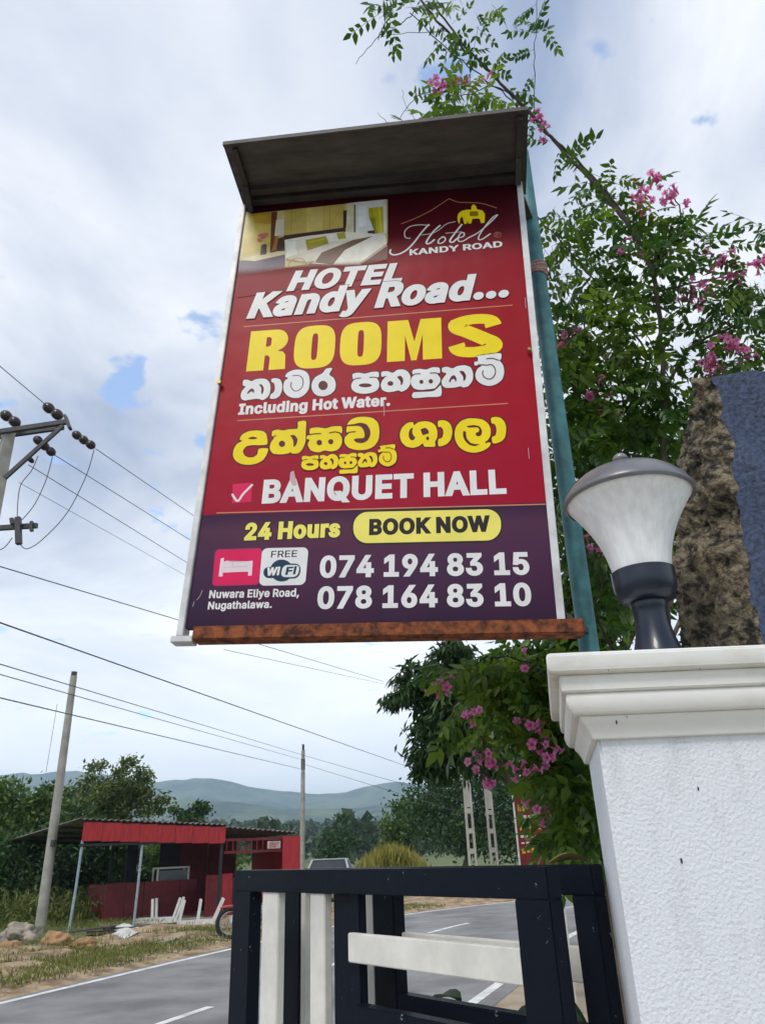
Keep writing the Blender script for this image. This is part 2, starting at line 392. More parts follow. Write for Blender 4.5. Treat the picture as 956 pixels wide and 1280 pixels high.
# ------------------------------------------------------------------ gate pillar with moulded cap
wall_w = pm('pillar_roughcast', (.81,.83,.87), .75, .08, 5, .65, 130, bdist=.006, col2=(.68,.70,.73), lo=.28, hi=.5, stretch=(3,3,1), detail=5)
trim_w = pm('cap_paint', (.88,.86,.82), .6, .10, 5, .25, 18, bdist=.008, col2=(.66,.63,.56), detail=10, lo=.25, hi=.5)
P0 = [(.449,1.68),(1.30,1.68),(1.30,2.22),(.558,2.22)]
def outset(poly, d):
    n = len(poly); c = []
    for i in range(n):
        p, a, b = Vector(poly[i]), Vector(poly[i-1]), Vector(poly[(i+1)%n])
        e1, e2 = (p-a).normalized(), (b-p).normalized(); n1, n2 = Vector((e1.y,-e1.x)), Vector((e2.y,-e2.x))
        k = (n1+n2); k = k/ (k.dot(n1)); c.append(p + k*d)
    return c
pil = thing('gate_pillar', (.86,1.95,0), 'white roughcast gate pillar with stepped cap, carrying the round lamp and stone', 'pillar')
m = MB(); m.loops([[(p.x,p.y,z) for p in outset(P0,0)] for z in (-.05,.6,1.2,1.757)]); m.build('shaft', wall_w, pil, bevel=.006)
def course(prof, name='cap_moulding'):
    mm = MB(); mm.loops([[(p.x,p.y,z) for p in outset(P0,d)] for d, z in prof]); return mm.build(name, trim_w, pil, bevel=.0025)
course([(.012,1.750),(.016,1.765),(.024,1.780),(.034,1.793),(.034,1.797)])
course([(.030,1.797),(.046,1.800),(.054,1.812),(.058,1.828),(.056,1.842)])
course([(.052,1.842),(.064,1.845),(.066,1.866),(.066,1.880)])
course([(.060,1.880),(.084,1.8835),(.088,1.890),(.088,1.920),(.082,1.926)], 'cap_slab')
# two small chips in the plaster
for (x, y, s) in ((872,986,.004),(851,1076,.005),(770,903,.0045),(783,896,.002),(803,853,.0018),(835,848,.0016),(874,836,.002),(760,838,.0018)):
    p = at(x, y, 1.68 if y > 905 else (1.645 if y > 880 else (1.62 if y > 843 else 1.59))); mb = MB(); mb.lathe([(0,-.001),(s*.7,-.001),(s*.5,.001),(0,.0012)], 7, (0,0,0), 'Y')
    mb.v = [(a*.7+p.x, p.y-.0005+b*.5, c*1.7+p.z) for a,b,c in mb.v]; mb.build('plaster_chip', pm('chip_dark',(.06,.05,.05),.9,.2,20), pil)

# ------------------------------------------------------------------ pillar lamp
lx, ly, lz = .683, 1.86, 1.926
navy = pm('lamp_navy', (.006,.012,.028), .34, .2, 8, 0, coat=.2)
lamp = thing('pillar_lamp', (lx,ly,lz), 'round gate lamp with white fluted shade and dark dome on the pillar', 'lamp')
def lat(name, prof, mat, n=48, flute=0, sub=3, parent=None):
    pr = smooth_path([(r,0,z) for r,z in prof], sub); mb = MB(); mb.lathe([(p.x,p.z) for p in pr], n)
    if flute: mb.v = [(x*(1+flute*(1 if (i%n)%2 else -1)), y*(1+flute*(1 if (i%n)%2 else -1)), z) for i,(x,y,z) in enumerate(mb.v)]
    return mb.build(name, mat, parent or lamp, True, local=True, sharp=50)
lat('stem', [(0,0),(.085,0),(.083,.012),(.062,.05),(.047,.10),(.042,.15),(.045,.185),(.0,.19)], navy)
lat('collar', [(.0,.183),(.055,.185),(.072,.20),(.080,.225),(.081,.262),(.074,.268),(0,.268)], navy)
shade = pm('shade_white', (.90,.90,.91), .4, .12, 7, 0, spec=.4, stretch=(7,7,.6))
t = shade.node_tree; b = t.nodes['Principled BSDF']; b.inputs['Subsurface Weight'].default_value = .25; b.inputs['Subsurface Radius'].default_value = (.03,.03,.03)
lat('shade', [(.074,.262),(.078,.29),(.089,.335),(.108,.385),(.136,.435),(.163,.474),(.170,.480)], shade, 120, .006)
lat('dome', [(.168,.474),(.175,.477),(.176,.486),(.162,.510),(.130,.543),(.086,.566),(.038,.580),(0,.583)], pm('dome_grey',(.20,.20,.215),.35,.35,7,metal=.3))
lat('finial', [(.030,.578),(.026,.590),(.014,.597),(.020,.607),(.020,.616),(.010,.626),(0,.628)], pm('finial_grey',(.30,.30,.32),.35,.2,9,metal=.4), 20)

# ------------------------------------------------------------------ stone slab on the pillar
st_blue = pm('stone_blue_face', (.06,.085,.165), .58, .5, 70, 1.0, 70, col2=(.018,.026,.055), bdist=.006, detail=8)
st_tan = pm('stone_rough_side', (.27,.22,.145), .9, .5, 30, 1.0, 48, col2=(.022,.019,.015), bdist=.04, lo=.40, hi=.58, detail=12)
fr = [(955,812),(944,760),(935,715),(926,655),(918,590),(908,530),(897,492),(888,471)]
bk = [(855,812),(846,760),(843,710),(848,645),(853,590),(862,535),(874,494),(884,474)]
FR = smooth_path([at(x,y,1.90) for x,y in fr], 4); BK = smooth_path([at(x,y,2.18) for x,y in bk], 4)
FR = [Vector((p.x,p.y,max(p.z,1.927))) for p in FR]; BK = [Vector((p.x,p.y,max(p.z,1.927))) for p in BK]
st = thing('stone_slab', (1.12,2.03,1.927), 'rough stone slab with dark blue dressed face, behind the round lamp', 'stone')
FR = smooth_path(FR,3); BK = smooth_path(BK,3)
def edge_n(z): return .022*mnoise.noise(Vector((z*11,0,7)))+.014*mnoise.noise(Vector((z*30,0,8)))+.006*mnoise.noise(Vector((z*80,0,9)))
NR, NC = len(FR), 28
vs, fs = [], []
for i in range(NR):
    for j in range(NC+1):
        k = j/NC; p = FR[i].lerp(BK[i], k)
        if i == 0: p.z = 1.927
        bul = math.sin(k*math.pi)*.03
        nz = .055*mnoise.noise(Vector((p.z*9,k*3,1)))+.03*mnoise.noise(Vector((p.z*26,k*9,2)))+.016*mnoise.noise(Vector((p.z*60,k*22,3)))
        if j == 0: nz = edge_n(p.z)
        if j == NC: nz *= .5
        vs.append((p.x-bul-nz, p.y, p.z))
for i in range(NR-1):
    for j in range(NC): fs.append((i*(NC+1)+j,(i+1)*(NC+1)+j,(i+1)*(NC+1)+j+1,i*(NC+1)+j+1))
mb = MB(); mb.add(vs, fs); mb.build('rough_side', st_tan, st, True, sharp=80)
mb = MB(); XR = 1.30
vs, fs = [], []; NX = 16
for i in range(NR):
    p = FR[i]; nz = edge_n(p.z)
    for j in range(NX+1):
        k = j/NX; x = (p.x-nz)*(1-k)+XR*k
        z = p.z + .018*k*i/NR + (.006*mnoise.noise(Vector((x*30,2,4))) if i == NR-1 else 0)
        vs.append((x, 1.90 + .008*math.sin(x*23+z*17)*min(1,k*4) - .012*k, z))
for i in range(NR-1):
    for j in range(NX): fs.append((i*(NX+1)+j, i*(NX+1)+j+1, (i+1)*(NX+1)+j+1, (i+1)*(NX+1)+j))
mb.add(vs, fs); mb.build('dressed_face', st_blue, st, True, sharp=80)
top = [vs[(NR-1)*(NX+1)+j] for j in range(NX+1)]
mb = MB(); bkt = BK[-1]
ring = [(x,y,z) for x,y,z in top]; back = [(bkt.x*(1-j/NX)+XR*(j/NX), 2.18, bkt.z+.01*math.sin(j)) for j in range(NX+1)]
mb.add(ring+back, [(j,j+1,NX+2+j,NX+1+j) for j in range(NX)])
b0 = len(mb.v); mb.add([(BK[i].x, 2.18, BK[i].z) for i in range(NR)]+[(XR,2.18,BK[i].z) for i in range(NR)], [(i,i+1,NR+i+1,NR+i) for i in range(NR-1)])
mb.add([(XR,1.888,1.927),(XR,2.18,1.927),(XR,2.18,bkt.z),(XR,1.888,top[-1][2])], [(0,1,2,3)])
mb.build('stone_back', st_tan, st)

# ------------------------------------------------------------------ steel gate: two leaves, one behind the other
gate_b = pm('gate_black', (.25,.25,.26), .42, .35, 55, .12, 30, spec=.12, col2=(.006,.009,.017), lo=.71, hi=.74, detail=3)
gate_w = pm('gate_white', (.78,.76,.70), .55, .12, 9, .15, 25)
GD = Vector((.636,-.772,0)).normalized(); GN = Vector((GD.y,-GD.x,0))     # GN points to the back
if GN.y < 0: GN = -GN
class Leaf:
    def __init__(s, a): s.a = Vector((a[0],a[1],0))
    def hit(s, x, y):
        d = Vector(ray(x,y).tolist()); c = Vector(CAM.tolist()); t = (s.a-c).dot(GN)/d.dot(GN); p = c+d*t
        return (p-s.a).dot(GD), p.z
    def bar(s, name, t0, t1, z0, z1, mat, root, dep=.045, off=0.0):
        c = s.a + GD*((t0+t1)/2) + GN*(dep/2+off); M = Matrix((GD, GN, Vector((0,0,1)))).transposed()
        mb = MB(); mb.box((c.x,c.y,(z0+z1)/2), (abs(t1-t0), dep, abs(z1-z0)), M); return mb.build(name, mat, root, bevel=.003)
def stile_t(lf, xa, xb, y=1153): return lf.hit(xa,y)[0], lf.hit(xb,y)[0]
A = Leaf((-.63,3.2)); ZT = 1.497
ga = thing('gate_leaf', A.a + GD*.8, 'near black steel gate leaf with white slats and cross board', 'gate', 'leaves of the black steel gate')
ta, tb = stile_t(A,290,312); te0, te1 = stile_t(A,645,690)
A.bar('top_rail', ta, te1, ZT-.072, ZT, gate_b, ga, .05)
A.bar('bottom_rail', ta, te1, .10, .17, gate_b, ga, .05)
A.bar('stile', ta, tb, .17, ZT-.072, gate_b, ga, .05)
A.bar('stile', te0, te1, .17, ZT-.072, gate_b, ga, .05)
t0, t1 = stile_t(A,408,440); A.bar('stile', t0, t1, .17, ZT-.072, gate_b, ga, .03, .028)
tm0, tm1 = t0, t1
for xa, xb in ((325,345),(385,403)):
    t0, t1 = stile_t(A,xa,xb); A.bar('slat', t0, t1, .17, ZT-.072, gate_w, ga, .03, .008)
z1 = A.hit(540,1176)[1]; z0 = A.hit(540,1218)[1]
A.bar('cross_board', A.hit(433,1185)[0], te0, z0, z1, gate_w, ga, .022, .005)
zc = A.hit(470,1262)[1]; A.bar('mid_rail', tm1, te0, zc-.07, zc, gate_b, ga, .045, .002)
B = Leaf((A.a + GN*.20 + GD*.17)[:2])
gb = thing('gate_leaf', B.a + GD*.8, 'farther black steel gate leaf folded behind the near one, beside the pillar', 'gate', 'leaves of the black steel gate')
tr0 = B.hit(718,1153)[0]; tr1 = tr0+.075
tl0 = 0.0
B.bar('top_rail', tl0, tr1, ZT-.075, ZT-.003, gate_b, gb, .05)
B.bar('bottom_rail', tl0, tr1, .10, .17, gate_b, gb, .05)
for xa, xb in ((352,374),(466,492)):
    t0, t1 = stile_t(B,xa,xb); B.bar('stile', t0, t1, .17, ZT-.075, gate_b, gb, .05)
tm1b = t1
B.bar('stile', tr0, tr1, .17, ZT-.075, gate_b, gb, .05)
for xa, xb in ((324,330),(449,464)):
    t0, t1 = stile_t(B,xa,xb); B.bar('slat', max(t0,0.002), t1, .17, ZT-.075, gate_w, gb, .03, .008)
B.bar('cross_board', tm1b, tr0, z0-.02, z1-.018, gate_w, gb, .022, .03)
B.bar('mid_rail', tm1b, tr0, zc-.07, zc, gate_b, gb, .045, .002)
# dry curled leaf lying on the gate
q = B.a + GD*(tr0-.02) + GN*.03; mb = MB(); vs = []; fs = []
for i in range(9):
    u = i/8; wdt = math.sin(math.pi*min(1,u*1.02))*.028+.001
    for j in range(5):
        v = (j-2)/2; vs.append((q.x-.06+u*.12, q.y+v*wdt*.8, ZT-.002+.002+.012*math.sin(math.pi*u)*.5+.018*(v*v)*math.sin(math.pi*u)+.004*u))
for i in range(8):
    for j in range(4): fs.append((i*5+j,i*5+j+1,(i+1)*5+j+1,(i+1)*5+j))
mb.add(vs, fs); o = mb.build('dry_leaf', pm('dry_leaf',(.22,.17,.05),.7,.4,30), None, True)
tag(o, 'curled dry leaf lying on top of the gate beside the pillar', 'leaf')

# ------------------------------------------------------------------ hotel sign
SY, SP, SR = R_(-5.6), R_(-2.7), R_(2.9)
SM = Matrix.Rotation(SY,3,'Z') @ Matrix.Rotation(SP,3,'X') @ Matrix.Rotation(SR,3,'Y'); SC = Vector((-.01,2.28,3.14))
sign = thing('hotel_sign', SC, 'tall red hotel sign with bedroom picture, hood and rusty bottom bar', 'sign')
sign.rotation_mode = 'QUATERNION'; sign.rotation_quaternion = SM.to_quaternion()
SMi = SM.transposed()
def S(x, y, off=-.016):
    d = SMi @ Vector(ray(x,y).tolist()); o = SMi @ (Vector(CAM.tolist())-SC); t = (off-o.y)/d.y; p = o+d*t; return p.x, p.z
al = pm('frame_aluminium', (.66,.66,.66), .5, .22, 10, .1, 30, metal=.15)
# banner print: red above, plum below, dark towards the top
ban = bpy.data.materials.new('banner_print'); ban.use_nodes = True; t = ban.node_tree; b = t.nodes['Principled BSDF']; ln = t.links.new
c = t.nodes.new('ShaderNodeTexCoord'); sp = t.nodes.new('ShaderNodeSeparateXYZ'); ln(c.outputs['Object'], sp.inputs[0])
ZSP = (S(480,634)[1]+.96)/1.92
mr = t.nodes.new('ShaderNodeMapRange'); ln(sp.outputs[2], mr.inputs[0]); mr.inputs[1].default_value = -.96; mr.inputs[2].default_value = .96
rp = t.nodes.new('ShaderNodeValToRGB'); ln(mr.outputs[0], rp.inputs[0]); e = rp.color_ramp.elements
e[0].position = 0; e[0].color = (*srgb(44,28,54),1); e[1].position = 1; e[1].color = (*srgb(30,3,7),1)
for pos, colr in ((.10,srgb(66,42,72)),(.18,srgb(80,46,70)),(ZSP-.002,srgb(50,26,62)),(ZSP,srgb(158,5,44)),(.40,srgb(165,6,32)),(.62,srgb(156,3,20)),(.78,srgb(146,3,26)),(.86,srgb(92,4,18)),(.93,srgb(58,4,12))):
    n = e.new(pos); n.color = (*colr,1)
nz = t.nodes.new('ShaderNodeTexNoise'); nz.inputs['Scale'].default_value = 2.2; nz.inputs['Detail'].default_value = 3; ln(c.outputs['Object'], nz.inputs['Vector'])
nr = t.nodes.new('ShaderNodeMapRange'); ln(nz.outputs[0], nr.inputs[0]); nr.inputs[1].default_value=.35; nr.inputs[2].default_value=.7; nr.inputs[3].default_value=0; nr.inputs[4].default_value=.14
mx = t.nodes.new('ShaderNodeMixRGB'); ln(nr.outputs[0], mx.inputs[0]); ln(rp.outputs[0], mx.inputs[1]); mx.inputs[2].default_value = (*srgb(140,16,48),1)
ln(mx.outputs[0], b.inputs['Base Color']); b.inputs['Roughness'].default_value = .42; b.inputs['Specular IOR Level'].default_value = .14
n3 = t.nodes.new('ShaderNodeTexNoise'); n3.inputs['Scale'].default_value = 5; n3.inputs['Detail'].default_value = 2; ln(c.outputs['Object'], n3.inputs['Vector'])
bp = t.nodes.new('ShaderNodeBump'); bp.inputs['Strength'].default_value = .25; bp.inputs['Distance'].default_value = .02; ln(n3.outputs[0], bp.inputs['Height']); ln(bp.outputs[0], b.inputs['Normal'])
mb = MB(); mb.box((0,0,0),(1.165,.028,1.91)); mb.build('panel', ban, sign, local=True)
def lbox(name, x0, x1, y0, y1, z0, z1, mat, parent=None, bevel=.002):
    mb = MB(); mb.box(((x0+x1)/2,(y0+y1)/2,(z0+z1)/2),(x1-x0,y1-y0,z1-z0)); return mb.build(name, mat, parent or sign, local=True, bevel=bevel)
lbox('frame_side', -.607,-.585,-.026,.03,-.985,.962, al); lbox('frame_side', .580,.604,-.022,.03,-.955,.962, al)
rust = pm('rust', (.30,.085,.025), .9, .5, 26, .9, 60, col2=(.055,.018,.012), lo=.38, hi=.62, bdist=.006)
lbox('bottom_bar', -.55,.655,-.035,.03,-1.000,-.956, rust, bevel=.003)
lbox('bar_end', -.622,-.5505,-.030,.02,-1.006,-.9855, al)
for (x,y) in ((276,481),(661,440)):
    u, v = S(x,y); mb = MB(); mb.lathe([(0,-.012),(.007,-.012),(.009,-.006),(.009,.0)],8,(0,0,0),'Y'); mb.v=[(a+u,b2-.024,c2+v) for a,b2,c2 in mb.v]
    mb.build('bolt', pm('bolt_brass',(.35,.24,.06),.4,.3,20,metal=.6), sign, local=True)
# hood
hoodm = pm('hood_steel', (.09,.082,.08), .62, .4, 5, .25, 18, metal=.25, stretch=(1,4,1))
mb = MB(); mb.add([(-.602,-.30,.985),(.617,-.30,1.022),(.625,.06,.978),(-.602,.06,.978),(-.602,-.30,.997),(.617,-.30,1.034),(.625,.06,.990),(-.602,.06,.990)], [(0,3,2,1),(4,5,6,7),(0,1,5,4),(1,2,6,5),(2,3,7,6),(3,0,4,7)])
hood = mb.build('hood', hoodm, sign, local=True)
drk = pm('hood_frame', (.05,.045,.045), .6, .4, 9, .2, 30)
mb = MB(); mb.bar((-.60,-.3035,.983),(.615,-.3035,1.020),.010,.020); mb.build('hood_lip', hoodm, hood, local=True)
for yy in (-.035,-.085):
    mb = MB(); k = (yy+.30)/.36; mb.bar((-.575,yy,.985-.007*k-.014),(.60,yy,1.022-.044*k-.014),.03,.028); mb.build('hood_batten', drk, hood, local=True)
for xx, zz in ((-.555,.984),(.585,1.012)):
    mb = MB(); mb.bar((xx,-.285,zz-.014),(xx,-.10,zz-.024),.022,.022); mb.bar((xx,-.12,zz-.03),(xx,-.028,zz-.075),.022,.022); mb.build('hood_bracket', drk, hood, local=True)
lbox('hood_backplate', -.59,.60,-.022,.03,.9635,.9775, drk, hood)

# ---- print on the banner
LAY = [-.0143]
def layer(d=.0001): LAY[0] -= d; return LAY[0]
def relayer(): LAY[0] = -.0143
import os
try: FONT = bpy.data.fonts.load(os.path.join(bpy.utils.resource_path('LOCAL'), 'datafiles', 'fonts', 'Inter.woff2'))   # the face that ships inside Blender
except Exception: FONT = None
from mathutils.geometry import delaunay_2d_cdt
def contours(body, shear=0):
    c = bpy.data.curves.new('t','FONT'); c.body = body; c.size = 1; c.shear = shear; c.resolution_u = 4
    if FONT: c.font = FONT
    o = bpy.data.objects.new('t', c); COL.objects.link(o); dg = bpy.context.evaluated_depsgraph_get(); dg.update()
    cu = o.to_curve(dg); res = []
    from mathutils.geometry import interpolate_bezier
    for spn in cu.splines:
        bp_ = spn.bezier_points; pts = []
        for i in range(len(bp_)):
            p, q = bp_[i], bp_[(i+1)%len(bp_)]
            straight = (p.handle_right-p.co).cross(q.co-p.co).length < 1e-5 and (q.handle_left-q.co).cross(q.co-p.co).length < 1e-5
            seg = [p.co, q.co] if straight else interpolate_bezier(p.co, p.handle_right, q.handle_left, q.co, 7)
            pts += [Vector((x.x,x.y)) for x in seg[:-1]]
        cl_ = [pts[0]]
        for x in pts[1:]:
            if (x-cl_[-1]).length > 1e-4: cl_.append(x)
        if (cl_[0]-cl_[-1]).length < 1e-4: cl_.pop()
        if len(cl_) > 2: res.append(cl_)
    o.to_curve_clear(); bpy.data.objects.remove(o); bpy.data.curves.remove(c); return res
def sarea(P): return sum(P[i].x*P[(i+1)%len(P)].y-P[(i+1)%len(P)].x*P[i].y for i in range(len(P)))/2
GL = {}
def glyph(ch, off, shear):
    k = (ch, off, shear)
    if k not in GL:
        cs = contours(ch, shear)
        if sarea(max(cs, key=lambda p: abs(sarea(p)))) < 0: cs = [p[::-1] for p in cs]
        out_ = []
        for P in cs:     # grow every outline outwards for the heavier weight
            Q = []; n = len(P)
            for i in range(n):
                e1, e2 = (P[i]-P[i-1]).normalized(), (P[(i+1)%n]-P[i]).normalized(); n1, n2 = Vector((e1.y,-e1.x)), Vector((e2.y,-e2.x))
                m_ = n1+n2; d_ = max(.35, m_.dot(n1)); Q.append(P[i]+Vector((m_.x/d_*off, m_.y/d_*off*.8)))
            out_.append(Q)
        vs = []; es = []
        for Q in out_:
            b0 = len(vs); vs += Q; es += [(b0+i, b0+(i+1)%len(Q)) for i in range(len(Q))]
        ov, oe, of = delaunay_2d_cdt(vs, es, [], 0, 1e-5)[:3]
        segs = np.array([(Q[i].x,Q[i].y,Q[(i+1)%len(Q)].x,Q[(i+1)%len(Q)].y) for Q in out_ for i in range(len(Q))])
        keep = []
        for f in of:
            c_ = sum((ov[i] for i in f), Vector((0,0)))/len(f); y1, y2 = segs[:,1], segs[:,3]
            side = (segs[:,2]-segs[:,0])*(c_.y-y1)-(c_.x-segs[:,0])*(y2-y1)
            wn = ((y1 <= c_.y)&(y2 > c_.y)&(side > 0)).sum()-((y1 > c_.y)&(y2 <= c_.y)&(side < 0)).sum()
            if wn > 0: keep.append(tuple(f))
        GL[k] = (np.array([(v.x,v.y) for v in ov]), keep)
    return GL[k]
ADV = {}
def advance(ch):
    if ch not in ADV:
        w1 = contours('|'+ch+'|'); w0 = contours('||')
        f = lambda cs: max(p.x for q in cs for p in q)
        ADV[ch] = f(w1)-f(w0)
    return ADV[ch]
def lettering(body, bl, br, tl, col, off=.02, shear=0, sp=0.0, ws=1.0, outline=None, ow=.02, name='lettering'):
    x0, za = S(*bl); x1, zb = S(*br); _, zt = S(*tl); dz = (zb-za)/(x1-x0)
    zt = zt - dz*(S(*tl)[0]-x0)
    hcap = glyph('H', off, 0)[0][:,1].max()
    pen = 0; pos = []
    for ch in body:
        if ch == ' ': pen += advance('n')*.45*ws; pos.append(None); continue
        pos.append(pen); pen += advance(ch) + sp + off*.9
    lo = min((glyph(c,off,shear)[0][:,0]+p).min() for c,p in zip(body,pos) if p is not None); hi = max((glyph(c,off,shear)[0][:,0]+p).max() for c,p in zip(body,pos) if p is not None)
    sx = (x1-x0)/(hi-lo); sz = (zt-za)/hcap
    def put(o_, y, m_, nm):
        words = [[]]
        for c, p in zip(body,pos):
            if p is None: words.append([])
            else: words[-1].append((c,p))
        for wd in words:
            vs = []; fs = []
            for i,(c,p) in enumerate(wd):
                V, Fc = glyph(c, o_, shear); b0 = len(vs)
                for x,z in V:
                    X = x0+(x+p-lo)*sx; vs.append((X, y-(.00006 if i%2 else 0), za+z*sz+dz*(X-x0)))
                fs += [tuple(k+b0 for k in f) for f in Fc]
            me = bpy.data.meshes.new(nm); me.from_pydata(vs, [], fs); me.update(); link(nm, me, m_, sign)
    if outline is not None: put(off+ow, layer(), outline, 'lettering_outline')
    put(off, layer(), col, name)
WHT = flat('print_white', (.80,.79,.78)); YEL = flat('print_yellow', (.92,.70,.006)); BLK = flat('print_dark', (.025,.02,.022)); LYL = flat('print_pale_yellow', (.90,.78,.16))
MAR = flat('print_maroon', (.11,.008,.016)); PNK = flat('print_pink', (.72,.012,.10)); NVY = flat('print_navy', (.012,.05,.085)); GLD = flat('print_gold', (.62,.24,.13))
def poly_px(pts, mat, name, f=None, y=None, parent=None):
    P = [S(*(f(*p) if f else p)) for p in pts]; yy = layer() if y is None else y
    bm = bmesh.new(); vv = [bm.verts.new((a,yy,b)) for a,b in P]; bm.faces.new(vv); bmesh.ops.triangulate(bm, faces=bm.faces[:]); me = bpy.data.meshes.new(name); bm.to_mesh(me); bm.free()
    return link(name, me, mat, parent or sign)
def fill_union(loops_):
    vs = []; es = []
    for Q in loops_:
        b0 = len(vs); vs += Q; es += [(b0+i, b0+(i+1)%len(Q)) for i in range(len(Q))]
    ov, oe, of = delaunay_2d_cdt(vs, es, [], 0, 1e-6)[:3]
    sg_ = np.array([(Q[i].x,Q[i].y,Q[(i+1)%len(Q)].x,Q[(i+1)%len(Q)].y) for Q in loops_ for i in range(len(Q))]); keep = []; y1, y2 = sg_[:,1], sg_[:,3]
    for f in of:
        c_ = sum((ov[i] for i in f), Vector((0,0)))/len(f)
        side = (sg_[:,2]-sg_[:,0])*(c_.y-y1)-(c_.x-sg_[:,0])*(y2-y1)
        wn = ((y1 <= c_.y)&(y2 > c_.y)&(side > 0)).sum()-((y1 > c_.y)&(y2 <= c_.y)&(side < 0)).sum()
        if wn != 0: keep.append(tuple(f))
    return ov, keep
def strokes(lines, widths, mat, name, f=None, outline=None, ow=0):
    """rounded pen strokes given in photo pixels, laid flat on the banner"""
    def make(extra, base, m_, nm):
        lp = []
        for (ln_, wd) in zip(lines, widths):
            pts = smooth_path([(*S(*(f(*p) if f else p)),0) for p in ln_], 5); r = wd/2+extra; Lf, Rt = [], []
            for i, p in enumerate(pts):
                t_ = (pts[min(i+1,len(pts)-1)]-pts[max(i-1,0)]).normalized(); nn = Vector((-t_.y,t_.x,0)); Lf.append((p+nn*r).xy); Rt.append((p-nn*r).xy)
                k = 10; circ = [Vector((p.x+r*math.cos(6.2832*j/k), p.y+r*math.sin(6.2832*j/k))) for j in range(k)]
                if i in (0, len(pts)-1) or i % 3 == 0: lp.append(circ)
            for i in range(len(pts)-1):
                q = [Lf[i], Rt[i], Rt[i+1], Lf[i+1]]
                if sarea(q) < 0: q = q[::-1]
                lp.append(q)
        ov, keep = fill_union(lp); me = bpy.data.meshes.new(nm); me.from_pydata([(v.x, base, v.y) for v in ov], [], keep); me.update()
        bm = bmesh.new(); bm.from_mesh(me); bmesh.ops.delete(bm, geom=[v for v in bm.verts if not v.link_faces], context='VERTS'); bm.to_mesh(me); bm.free()
        return link(nm, me, m_, sign)
    if outline is not None: make(ow, layer(), outline, name+'_outline')
    return make(0, layer(), mat, name)
def ellipse(cx, cy, rx, ry, n=14, a0=0, a1=360):
    return [(cx+rx*math.cos(R_(a0+(a1-a0)*i/n)), cy+ry*math.sin(R_(a0+(a1-a0)*i/n))) for i in range(n+1)]
def rrect(x0, y0, x1, y1, r, n=5):
    o = []
    for cx, cy, a in ((x1-r,y0+r,-90),(x1-r,y1-r,0),(x0+r,y1-r,90),(x0+r,y0+r,180)):
        for i in range(n+1): o.append((cx+r*math.cos(R_(a+90*i/n)), cy+r*math.sin(R_(a+90*i/n))))
    return o
# bedroom picture (crop coordinates, 4.78 px per photo px)
fb = lambda x,y: (295+x/4.78, 240+y/4.78)
pic = [([(92,128),(905,42),(905,300),(745,436),(420,430),(290,450),(12,505),(20,400),(55,110)], (205,190,130)),
 ([(80,130),(215,118),(210,345),(38,385)], (205,180,80)), ([(95,128),(215,118),(212,190),(110,185)], (190,150,40)),
 ([(212,118),(246,114),(238,360),(203,365)], (105,52,12)), ([(240,165),(290,160),(284,255),(230,262)], (216,210,190)),
 ([(290,108),(650,70),(645,215),(285,262)], (196,172,88)), ([(420,95),(520,85),(515,228),(420,240)], (212,190,110)),
 ([(330,104),(334,103),(330,256),(326,256)], (168,142,66)), ([(560,80),(564,80),(560,222),(556,222)], (168,142,66)), ([(285,258),(652,210),(655,245),(300,290)], (62,36,18)), ([(640,110),(662,106),(664,140),(656,215),(640,215)], (60,30,14)), ([(662,66),(712,60),(712,258),(658,240)], (214,206,176)),
 ([(712,60),(896,42),(896,245),(712,262)], (222,222,222)), ([(704,75),(714,74),(714,240),(704,240)], (110,90,60)),
 ([(790,95),(878,84),(882,240),(832,248),(838,152),(794,148)], (186,176,24)), ([(800,95),(808,94),(846,246),(838,248)], (150,140,14)), ([(850,90),(858,89),(872,240),(864,242)], (212,204,60)), ([(730,80),(780,75),(780,200),(730,206)], (236,238,242)), ([(700,250),(748,245),(748,260),(700,264)], (40,32,26)), ([(786,232),(826,226),(832,250),(786,256)], (70,40,24)),
 ([(250,275),(300,262),(325,350),(238,352)], (70,44,20)), ([(236,264),(256,260),(240,345),(214,350)], (176,110,24)),
 ([(290,285),(420,262),(640,236),(890,252),(902,318),(742,434),(420,428),(295,405)], (236,228,210)), ([(330,290),(420,282),(440,345),(330,350)], (214,204,180)),
 ([(300,300),(352,288),(372,372),(306,388)], (246,240,226)), ([(352,292),(412,282),(424,344),(372,352)], (238,230,212)), ([(540,262),(602,250),(612,286),(556,296)], (244,238,224)), ([(300,388),(372,372),(424,346),(556,302),(700,282),(512,360),(470,420),(420,426),(298,404)], (226,216,194)), ([(300,396),(420,415),(470,410),(468,421),(420,428),(296,406)], (176,150,116)), ([(650,345),(818,268),(890,256),(900,310),(742,420),(590,428)], (240,234,220)), ([(742,420),(900,306),(902,320),(742,434)], (190,172,146)),
 ([(415,285),(535,262),(552,300),(426,342)], (172,158,20)), ([(426,342),(552,300),(552,306),(428,349)], (150,134,96)), ([(430,296),(530,274),(534,282),(434,306)], (196,182,44)), ([(600,246),(650,236),(657,275),(612,282)], (176,168,40)),
 ([(700,285),(818,262),(650,345),(578,432),(470,420),(512,360)], (116,80,56)), ([(905,318),(905,400),(800,428),(742,434)], (112,58,34)),
 ([(440,424),(620,440),(560,448),(430,440)], (120,66,40)),
 ([(20,402),(150,370),(300,348),(292,372),(110,412)], (222,206,160)), ([(18,408),(110,412),(292,372),(292,446),(12,505)], (92,76,94)),
 ([(150,318),(172,308),(190,322),(180,372),(144,376)], (58,34,26)), ([(182,324),(198,322),(202,362),(184,366)], (206,186,120))]
for pts, c_ in pic: poly_px(pts, pm('pic_%d_%d_%d' % c_, srgb(*c_), .45, .14, 16, detail=4), 'picture_print', fb, y=layer(.00002))
